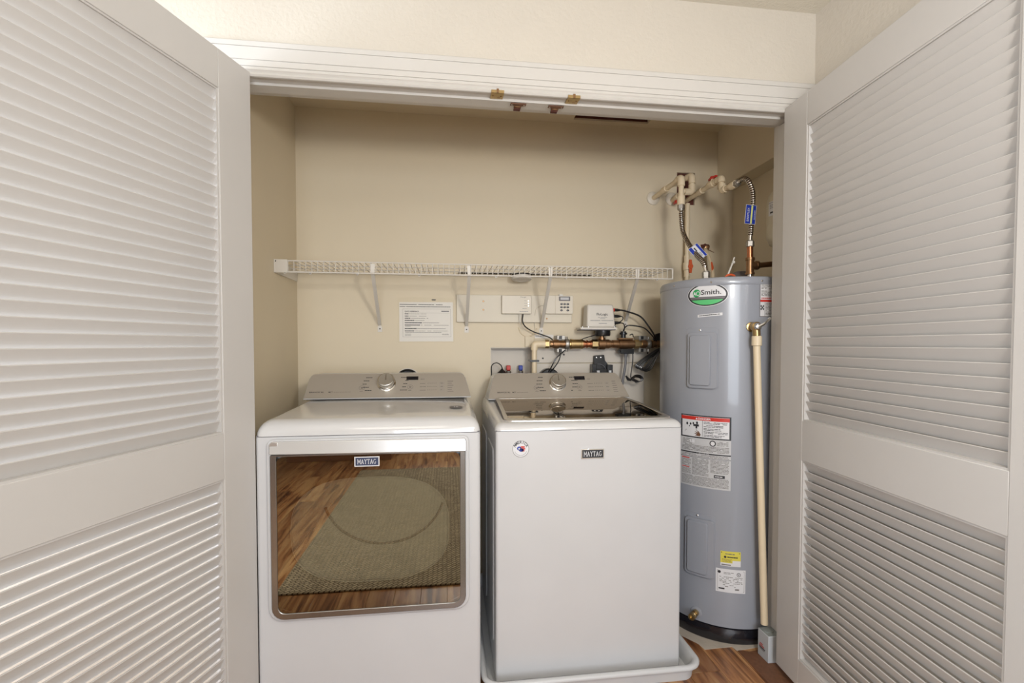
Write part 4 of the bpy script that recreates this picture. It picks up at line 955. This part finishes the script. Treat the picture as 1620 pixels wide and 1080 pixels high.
b = MB(); b.prism(rrect(.510, 1.412, .657, 1.508, .004), flat((0, 2.5315, 0)), 0, .022, 'device'); b.prism(rrect(.560, 1.412, .657, 1.508, .004), flat((0, 2.5315, 0)), .021, .024, 'device'); obj('housing', b, kp, bevel=.003)
fc = flat((0, 2.5075, 0)); b = MB(); b.prism(rrect(.580, 1.480, .641, 1.503, .002), fc, 0, .0012, 'darkgrey'); b.prism(rrect(.588, 1.4855, .633, 1.498, .001), fc, .0012, .0016, 'labelgrey'); obj('display', b, kp)
for r_ in range(3):
    for c_ in range(3):
        if r_ == 2 and c_ == 1: continue
        b = MB(); b.prism(ell(.594+.017*c_, 1.463-.0165*r_, .0068, .0052, 14), fc, 0, .0025, 'ink'); b.prism(ell(.594+.017*c_, 1.463-.0165*r_, .0030, .0010, 8), fc, .0025, .0028, 'label'); obj('key', b, kp)
b = MB(); b.box(.583, 2.5125, 1.5085, .603, 2.5295, 1.514, 'label'); obj('antenna_tab', b, kp)
# trim strip around the vertical pipe and lower boards
b = MB(); b.box(.455, 2.537, 1.152, 1.17, 2.549, 1.229, 'board_white'); ob = obj('lower_board', b, label='upper of the two white boards behind the brass pipe run', cat='board', bevel=.001)
for (x, z) in ((.615, 1.195), (.500, 1.176), (1.085, 1.203)): b = MB(); b.lathe([(.0045, 0), (.0045, .001), (.002, .002)], (x, 2.537, z), (0, -1, 0), 10, 'ink'); obj('screw', b, ob)
b = MB(); b.box(.455, 2.535, .90, 1.065, 2.549, 1.147, 'board_white'); obj('lower_board', b, label='lower white board behind the washer console', cat='board', bevel=.001)
b = MB(); b.box(.4525, 2.5365, .92, .4542, 2.5495, 1.29, 'closet_wall'); b.box(.405, 2.538, 1.236, .4525, 2.5495, 1.29, 'closet_wall'); 
b.tube(spline([(.370, 2.546, 1.342), (.380, 2.546, 1.315), (.398, 2.546, 1.298), (.408, 2.545, 1.296)], 6), .003, 6, 'cpvc'); b.tube(spline([(.470, 2.546, 1.335), (.455, 2.546, 1.312), (.442, 2.546, 1.298), (.43, 2.545, 1.296)], 6), .003, 6, 'cpvc')
obj('pipe_cover', b, label='cream cover strip beside the recessed outlet box', cat='cover', bevel=.001)
b = MB(); dlines(b, fB, .442+.02, 1.290, .442+.115, 1.300, 1, .0006, 'grey_ink', .3, .9); drect(b, fB, .458, 1.284, .560, 1.302, .0004, 'paper', 1); obj('paper_strip', b, label='narrow paper strip with small print above the brass pipe', cat='label')
# recessed laundry outlet box
ob = empty('outlet_box', (.336, 2.60, .9), 'recessed white laundry valve box in the wall above the washer', 'valve box')
b = MB(); x0, z0, x1, z1 = H1
b.box(x0+.0005, YB+.001, z0, x0+.004, YB+.085, z1, 'board_white'); b.box(x1-.004, YB+.001, z0, x1-.0005, YB+.085, z1, 'board_white'); b.box(x0+.004, YB+.001, z1-.004, x1-.004, YB+.085, z1-.0005, 'board_white'); b.box(x0+.004, YB+.078, z0, x1-.004, YB+.086, z1-.004, 'board_white'); b.box(x0+.0045, YB+.001, z0, x1-.0045, YB+.078, z0+.006, 'board_white')
obj('box_shell', b, ob)
for (x, m_, w) in ((.322, 'red', 'red'), (.388, 'blue', 'blue')):
    v = empty('laundry_valve', (x, 2.58, 1.0), w+' capped laundry valve in the recessed wall box', 'valve', 'laundry valves in the wall box')
    b = MB(); b.lathe([(.011, 1.0), (.011, 1.085), (.0145, 1.088), (.0145, 1.108), (.009, 1.112)], (x, 2.585, 0), (0, 0, 1), 18, 'chrome'); b.cyl((x, 2.585, 1.09), (x+.012, 2.555, 1.082), .010, n=14, m='chrome'); obj('body', b, v)
    b = MB(); b.box(x-.0125, 2.572, 1.112, x+.0095, 2.598, 1.137, m_); obj('cap', b, v, bevel=.003)
pg = empty('washer_plug', (.285, 2.57, 1.07), 'black plug and cord in the recessed wall box', 'plug')
b = MB(); b.lathe([(.030, 0), (.029, .020), (.018, .030), (.008, .040), (.004, .046)], (.285, 2.575, 1.075), (0, -.1, 1), 20, 'black'); obj('plug', b, pg)
b = MB(); b.tube(spline([(.287, 2.570, 1.118), (.277, 2.566, 1.140), (.252, 2.558, 1.152), (.228, 2.552, 1.138), (.226, 2.545, 1.10), (.232, 2.535, 1.04), (.25, 2.50, .95)], 8), .0028, 8, 'black'); obj('cord', b, pg)
# dryer / washer round duct covers
b = MB(); b.lathe([(.062, 0), (.062, .030), (.056, .034), (.052, .026)], (-.208, 2.5485, 1.062), (0, -1, 0), 40, 'black'); b.lathe([(.064, 0), (.0655, .004)], (-.208, 2.549, 1.062), (0, -1, 0), 40, 'plastic'); obj('vent_cover', b, label='black round vent cover peeking over the dryer console', cat='vent')
skt = empty('power_socket', (.527, 2.53, 1.01), 'black round socket with two black cords peeking over the washer console', 'socket')
b = MB(); b.lathe([(.056, 0), (.056, .040), (.050, .046), (.02, .046)], (.527, 2.533, 1.068), (0, -1, 0), 40, 'black'); obj('cover', b, skt)

# ------------------------------------------------------------------ brass pipe run
PY, PZ = 2.465, 1.252
run = empty('pipe_run', (.44, PY, PZ), 'horizontal run of brass, bronze and cream pipe fittings behind the washer', 'pipe')
def q(p): return .441+(p-845)*.00344
b = MB(); b.tube(path([(.441, PY, .93), (.441, PY, PZ), (.500, PY, PZ)], .016), .0132, 20, 'cpvc'); obj('cream_pipe', b, run)
b = MB(); b.tube(path([(.441, PY, PZ-.032), (.441, PY, PZ), (.474, PY, PZ)], .022), .0180, 20, 'cpvc'); b.cyl((.470, PY, PZ), (.497, PY, PZ), .0185, n=20, m='cpvc'); obj('elbow', b, run, bevel=.001)
def piece(name, prof, m, n=24, par=None):
    b = MB(); b.lathe([(r, q(x)) for x, r in prof], (0, PY, PZ), (1, 0, 0), n, m); return obj(name, b, par or run, smooth=30)
piece('hex_nut', [(861, .014), (861.3, .0225), (867, .0225), (868, .014), (871, .013)], 'brass', 6)
piece('bronze_fitting', [(869, .012), (869.3, .0175), (873, .0180), (873.4, .0225), (882, .0225), (882.4, .0185), (893, .0185), (893.4, .0150)], 'bronze')
piece('brass_coupling', [(897, .016), (897.3, .0200), (900, .0205), (900.3, .0262), (903, .0262), (903.3, .0245), (916, .0245), (916.3, .0262), (919, .0262), (919.3, .0150)], 'brass')
piece('union', [(919, .013), (919.3, .0205), (922, .0205), (922.3, .0155), (925, .0155), (925.3, .0205), (927, .0205), (927.3, .016), (931, .0165), (931.3, .0195), (933.5, .0195), (933.8, .014)], 'copper')
piece('hex_nut', [(933.5, .013), (933.8, .0245), (943, .0250), (943.3, .016)], 'brass', 6)
piece('valve_body', [(942, .015), (942.3, .0225), (944, .0285), (954, .0285), (955, .0245), (961, .0245), (961.5, .0205), (964, .0205), (964.3, .013)], 'bronze')
piece('sensor_body', [(964, .012), (964.3, .0185), (966, .0185), (966.3, .0215), (976, .0215), (976.5, .0250), (998, .0250), (998.5, .0215), (1001, .0215), (1001.3, .013)], 'bronze')
piece('hex_nut', [(1001, .013), (1001.3, .0235), (1009, .0235), (1009.4, .0165), (1014, .0165), (1014.4, .012)], 'brass', 6)
piece('bronze_fitting', [(1013, .012), (1013.3, .0205), (1020, .0205), (1020.3, .018), (1028, .018), (1028.3, .0215), (1032, .0215), (1032.3, .0175), (1038, .0175), (1038.3, .0195), (1044, .0195), (1060, .0170)], 'bronze')
piece('ring_clamp', [(892, .018), (892.3, .0275), (894, .0285), (896.5, .0285), (898, .0250), (898.3, .017)], 'grey_metal')
piece('ring_clamp', [(1021, .018), (1021.3, .0275), (1023, .0290), (1026, .0290), (1027, .0250), (1027.3, .017)], 'grey_metal')
for xx in (886, 1015.5):      # strut hangers behind the pipe
    b = MB(); X_ = q(xx)
    for s_ in (1, -1):
        z_ = PZ+s_*.034; b.box(X_-.020, PY+.004, z_-.010, X_+.024, PY+.070, z_+.010, 'grey_metal'); b.box(X_-.010, PY+.0025, z_-.008, X_+.006, PY+.0045, z_+.008, 'black')
    b.box(X_-.008, PY+.030, PZ-.03, X_+.012, PY+.072, PZ+.03, 'grey_metal')
    h = obj('hanger', b, run, bevel=.002)
    b = MB(); b.cyl((X_+.028, PY-.006, PZ-.040), (X_+.028, PY-.006, PZ-.022), .006, n=8, m='grey_metal'); b.cyl((X_+.028, PY-.006, PZ+.022), (X_+.028, PY-.006, PZ+.038), .006, n=8, m='grey_metal'); obj('bolt', b, h)
b = MB(); b.box(.418, PY-.0155, 1.160, .464, PY-.0140, 1.170, 'black'); b.box(.456, PY-.014, 1.160, .464, PY+.065, 1.169, 'black'); b.box(.418, PY-.014, 1.160, .4265, PY+.065, 1.169, 'black'); obj('pipe_clip', b, run)
b = MB(); X_ = q(987); b.box(X_-.040, PY-.020, PZ+.024, X_+.038, PY+.020, PZ+.032, 'bronze'); obj('flange', b, run, bevel=.001)
# valve actuator
va = empty('valve_actuator', (q(946), PY, PZ+.028), 'white motorised shut-off valve box above the brass pipe', 'valve')
b = MB(); b.lathe([(.018, .020), (.018, .034), (.012, .034), (.012, .045)], (q(950), PY, PZ), (0, 0, 1), 16, 'bronze'); obj('stem', b, va)
b = MB(); b.lathe([(.038, .042), (.041, .046), (.041, .070), (.044, .071), (.044, .074)], (q(951), PY, PZ), (0, 0, 1), 12, 'black'); obj('collar', b, va)
b = MB(); b.box(q(912.6), PY-.048, 1.327, q(969), PY+.045, 1.338, 'plastic'); b.box(q(913.5), PY-.0485, 1.3235, q(967), PY+.04, 1.329, 'darkgrey'); bp_ = obj('base_plate', b, va, bevel=.0015)
for xx in (916, 925, 966): b = MB(); b.lathe([(.005, 0), (.005, .004), (.002, .006)], (q(xx), PY-.042, 1.338), (0, 0, 1), 12, 'chrome'); obj('screw', b, bp_)
b = MB(); x0, x1 = q(922.5), q(967); b.hexa([(x0, PY-.045, 1.338), (x1, PY-.045, 1.338), (x1, PY+.040, 1.338), (x0, PY+.040, 1.338), (x0+.004, PY-.040, 1.457), (x1-.010, PY-.040, 1.457), (x1-.010, PY+.036, 1.457), (x0+.004, PY+.036, 1.457)], 'plastic')
hs = obj('housing', b, va, bevel=.010, seg=4)
fa = flat((0, PY-.0452, 1.338), (1, 0, 0), (0, .042, 1)); b = MB()
dtext(b, fa, 'FloLogic', q(937.5), .058, .060, .0165, .0006, 'ink', .012)
dlines(b, fa, q(940), .050, q(954), .054, 1, .0006, 'soft_ink', .7, .9, .003, .006); dlines(b, fa, q(943), .0435, q(951), .047, 1, .0006, 'soft_ink', .7, .9, .003, .006)
dlines(b, fa, q(928), .033, q(964), .0375, 1, .0006, 'soft_ink', .8, .95, .003, .009); dlines(b, fa, q(941), .018, q(954), .023, 1, .0006, 'soft_ink', .8, .95, .003, .009); obj('lettering', b, hs)
for (z, m_) in ((1.430, 'red'), (1.398, 'black'), (1.364, 'blue')):
    b = MB(); xe = q(965.5); b.cyl((xe-.006, PY-.02, z), (xe+.006, PY-.02, z), .0095, n=14, m=m_); b.lathe([(.0075, .004), (.0078, .022), (.0055, .036), (.0035, .042)], (xe, PY-.02, z), (1, 0, -.02), 14, 'black'); obj('connector', b, hs)
# flow sensor parts
fs2 = empty('flow_sensor', (q(985), PY, PZ+.033), 'black sensor plugs above and below the bronze pipe body', 'sensor')
b = MB(); b.lathe([(.013, .033), (.013, .050), (.020, .051), (.020, .060), (.014, .061), (.014, .067)], (q(984), PY, PZ), (0, 0, 1), 16, 'black'); obj('upper_plug', b, fs2)
b = MB(); b.box(q(978), PY-.024, PZ-.052, q(999), PY+.02, PZ-.026, 'black'); b.box(q(975.5), PY-.012, PZ-.045, q(978), PY+.012, PZ-.033, 'black'); obj('lower_plug', b, fs2, bevel=.002)
b = MB(); b.lathe([(.010, 0), (.008, .012)], (q(987), PY-.01, PZ-.052), (0, 0, -1), 12, 'greycable'); b.tube(spline([(q(987), PY-.01, PZ-.062), (q(986.5), PY-.012, 1.15), (q(984), PY-.012, 1.09), (q(982), PY-.01, 1.05), (q(981), PY, .98)], 8), .0066, 10, 'greycable'); obj('grey_cable', b, fs2)
# cables
def cable(name, pts, r, label, m='black', n=8, grp=None):
    b = MB(); b.tube(spline(pts, 8), r, n, m); return obj(name, b, label=label, cat='cable', group=grp)
xe = q(965.5)+.040
cable('signal_cable', [(xe, PY-.02, 1.430), (xe+.03, PY-.022, 1.424), (1.00, PY-.025, 1.398), (1.045, PY-.028, 1.348), (1.085, PY-.022, 1.292), (1.102, PY+.01, 1.262)], .0046, 'thick black cable arching from the red connector to the right')
cable('signal_cable', [(xe, PY-.02, 1.398), (xe+.012, PY-.02, 1.394), (xe+.013, PY-.022, 1.384), (xe+.004, PY-.02, 1.372), (xe-.02, PY-.018, 1.360), (q(966)+.004, PY-.01, 1.345), (q(966)+.004, PY+.01, 1.332)], .0026, 'thin black cable looping back from the middle connector')
cable('signal_cable', [(xe, PY-.02, 1.364), (xe+.018, PY-.02, 1.358), (q(984), PY-.016, 1.345), (q(984.5), PY-.008, 1.325), (q(984), PY, 1.321)], .0030, 'thin black cable from the blue connector down to the sensor')
cable('signal_cable', [(q(984), PY, 1.321), (q(986), PY-.012, 1.342), (q(993), PY-.020, 1.350), (1.02, PY-.024, 1.338), (1.06, PY-.026, 1.305), (1.095, PY-.02, 1.268)], .0036, 'black cable rising from the sensor and curving right to the clamp')
cable('sensor_cable', [(q(941), PY-.02, PZ+.050), (q(930), PY-.028, PZ+.040), (q(920), PY-.028, PZ+.030), (q(917), PY-.02, PZ+.024)], .0024, 'short thin black cable slanting from the black collar down to the brass coupling')
cable('controller_cable', [(.390, 2.515, 1.412), (.386, 2.512, 1.372), (.402, 2.508, 1.342), (.440, 2.503, 1.318), (.490, 2.50, 1.300), (.530, 2.497, 1.285), (.552, 2.50, 1.265)], .0034, 'black cable hanging from the controller box to the brass pipe')
cable('controller_wire', [(.372, 2.515, 1.412), (.370, 2.514, 1.385), (.376, 2.512, 1.355), (.400, 2.512, 1.330)], .0018, 'thin white wire beside the controller cable', 'plastic', 6)
cable('keypad_wire', [(.512, 2.530, 1.458), (.480, 2.526, 1.452), (.460, 2.528, 1.432), (.455, 2.535, 1.395), (.457, 2.546, 1.350), (.461, 2.546, 1.305)], .0018, 'thin cream wire looping left from the keypad', 'device', 6)
b = MB(); b.tube(spline([(q(892), PY+.005, PZ-.034), (q(885), PY-.005, PZ-.052), (q(877), PY-.01, PZ-.078), (q(872), PY-.005, 1.140), (q(868), 2.485, 1.105)], 8), .0034, 8, 'black'); obj('cord', b, skt)
b = MB(); b.tube(spline([(q(884), PY+.002, PZ-.030), (q(884), PY-.012, PZ-.060), (q(881), PY-.016, PZ-.090), (q(875), PY-.01, 1.130), (q(871), 2.485, 1.105)], 8), .0030, 8, 'black'); obj('cord', b, skt)
cable('sensor_lead', [(q(992), PY-.018, PZ+.046), (q(996), PY-.022, PZ+.052), (q(998), PY-.018, PZ+.036)], .0028, 'tiny black lead looping beside the sensor plug')
cable('thin_cable', [(q(998), PY-.012, PZ-.030), (q(998), PY-.012, PZ-.09), (q(996.5), PY-.01, 1.12), (q(995.5), PY-.01, 1.075), (q(1000), PY-.02, 1.072)], .0028, 'thin black cable hanging right of the grey sensor cable')
coil = empty('coiled_cable', (1.05, PY-.01, 1.13), 'bundle of coiled black cable hanging beside the water heater', 'cable')
random.seed(11)
for k in range(6):
    y_ = PY-.014-.005*(k % 3); d_ = .0075*k
    b = MB(); b.tube(spline([(1.150, y_+.01, 1.232-.004*k), (1.105, y_, 1.224-.003*k), (1.045, y_, 1.188-.004*k), (.992+d_*.5, y_, 1.150-.004*k), (.984+d_*.8, y_, 1.134-.003*k), (.996+d_, y_, 1.124-.003*k), (1.030+d_*.9, y_-.003, 1.128-.001*k), (1.070+d_*.5, y_-.004, 1.172), (1.096+d_*.3, y_-.003, 1.205), (1.118+d_*.2, y_, 1.228)], 7), .0040, 8, 'black'); obj('loop', b, coil)
b = MB(); b.hexa([(1.078, PY-.004, 1.262), (1.128, PY-.004, 1.268), (1.128, PY+.012, 1.268), (1.078, PY+.012, 1.262), (1.098, PY-.004, 1.305), (1.124, PY-.004, 1.312), (1.124, PY+.012, 1.312), (1.098, PY+.012, 1.305)], 'black'); obj('bracket', b, coil, bevel=.003)
tw = empty('tied_cord', (.985, 2.44, 1.06), 'small tied bundle of black cord beside the washer console', 'cable')
for k in range(4):
    b = MB(); b.tube(spline([(.948, 2.435, 1.068), (.972, 2.43-.004*k, 1.088-.003*k), (1.002, 2.43, 1.086-.005*k), (1.016-.004*k, 2.43, 1.068-.003*k), (.998-.006*k, 2.432, 1.056-.002*k), (.970, 2.434, 1.066-.003*k), (.950, 2.435, 1.066)], 7), .0026, 6, 'black'); obj('loop', b, tw)
b = MB(); b.tube([(.925, 2.44, 1.085), (.938, 2.437, 1.066), (.952, 2.435, 1.064)], [.004, .008, .007], 8, 'black'); obj('plug', b, tw)
# transformer on the lower board
tf = empty('transformer', (.812, 2.54, 1.09), 'black plug-in transformer strapped to the white board behind the washer', 'transformer')
b = MB(); fT = flat((0, 2.535, 0)); b.prism([(.772, 1.150), (.774, 1.190), (.830, 1.194), (.835, 1.165), (.850, 1.145), (.850, 1.110), (.778, 1.110)], fT, .014, .026, 'black'); b.box(.776, 2.515, 1.120, .826, 2.5365, 1.188, 'black'); obj('bracket', b, tf, bevel=.002)
b = MB(); b.box(.755, 2.478, 1.060, .778, 2.520, 1.145, 'black'); b.box(.838, 2.478, 1.060, .868, 2.520, 1.142, 'black'); b.box(.778, 2.488, 1.060, .838, 2.520, 1.118, 'black'); obj('coil_block', b, tf, bevel=.002)
b = MB(); b.box(.780, 2.476, 1.095, .795, 2.489, 1.112, 'label'); b.box(.846, 2.474, 1.095, .858, 2.479, 1.112, 'label'); obj('terminal', b, tf)
for x in (.788, .812): b = MB(); b.lathe([(.0045, 0), (.0045, .001), (.002, .002)], (x, 2.509, 1.180), (0, -1, 0), 10, 'chrome'); obj('screw', b, tf)
b = MB(); b.tube(spline([(.792, 2.505, 1.145), (.812, 2.500, 1.142), (.830, 2.498, 1.128), (.838, 2.495, 1.108)], 6), .0016, 6, 'greycable'); obj('wire', b, tf)

# ------------------------------------------------------------------ room things (behind the photographer, mirrored in the dryer door)
b = MB(); b.prism(rrect(-.86, -1.6, .95, .80, .03), flat((0, 0, 0), (1, 0, 0), (0, 1, 0)), .0008, .011, 'rug')
obj('rug', b, label='brown woven rug with a diagonal weave on the wood floor before the dryer', cat='rug', bevel=.004)
kc = empty('kitchen_cabinet', (-1.1, RY0+.32, 0), 'dark brown wooden base cabinet against the far wall opposite the closet', 'cabinet')
b = MB(); b.box(-1.70, RY0+.002, .0005, -.62, RY0+.60, .86, 'cabinet'); obj('carcass', b, kc, bevel=.003)
for k in range(2):
    x = -1.68+.53*k; b = MB(); f = flat((0, RY0+.60, 0), (-1, 0, 0), (0, 0, 1)); b.box(x, RY0+.601, .10, x+.51, RY0+.62, .83, 'cabinet'); dd = obj('door', b, kc, bevel=.003)
    b = MB(); b.box(x+.07, RY0+.619, .18, x+.44, RY0+.627, .76, 'cabinet'); obj('raised_panel', b, dd, bevel=.006)
    b = MB(); b.lathe([(.006, 0), (.006, .015), (.013, .018), (.010, .026)], (x+(.47 if k == 0 else .04), RY0+.62, .72), (0, 1, 0), 14, 'brass'); obj('knob', b, dd)
b = MB(); b.box(-1.72, RY0+.002, .861, -.60, RY0+.63, .90, 'cement'); obj('worktop', b, kc, bevel=.004)
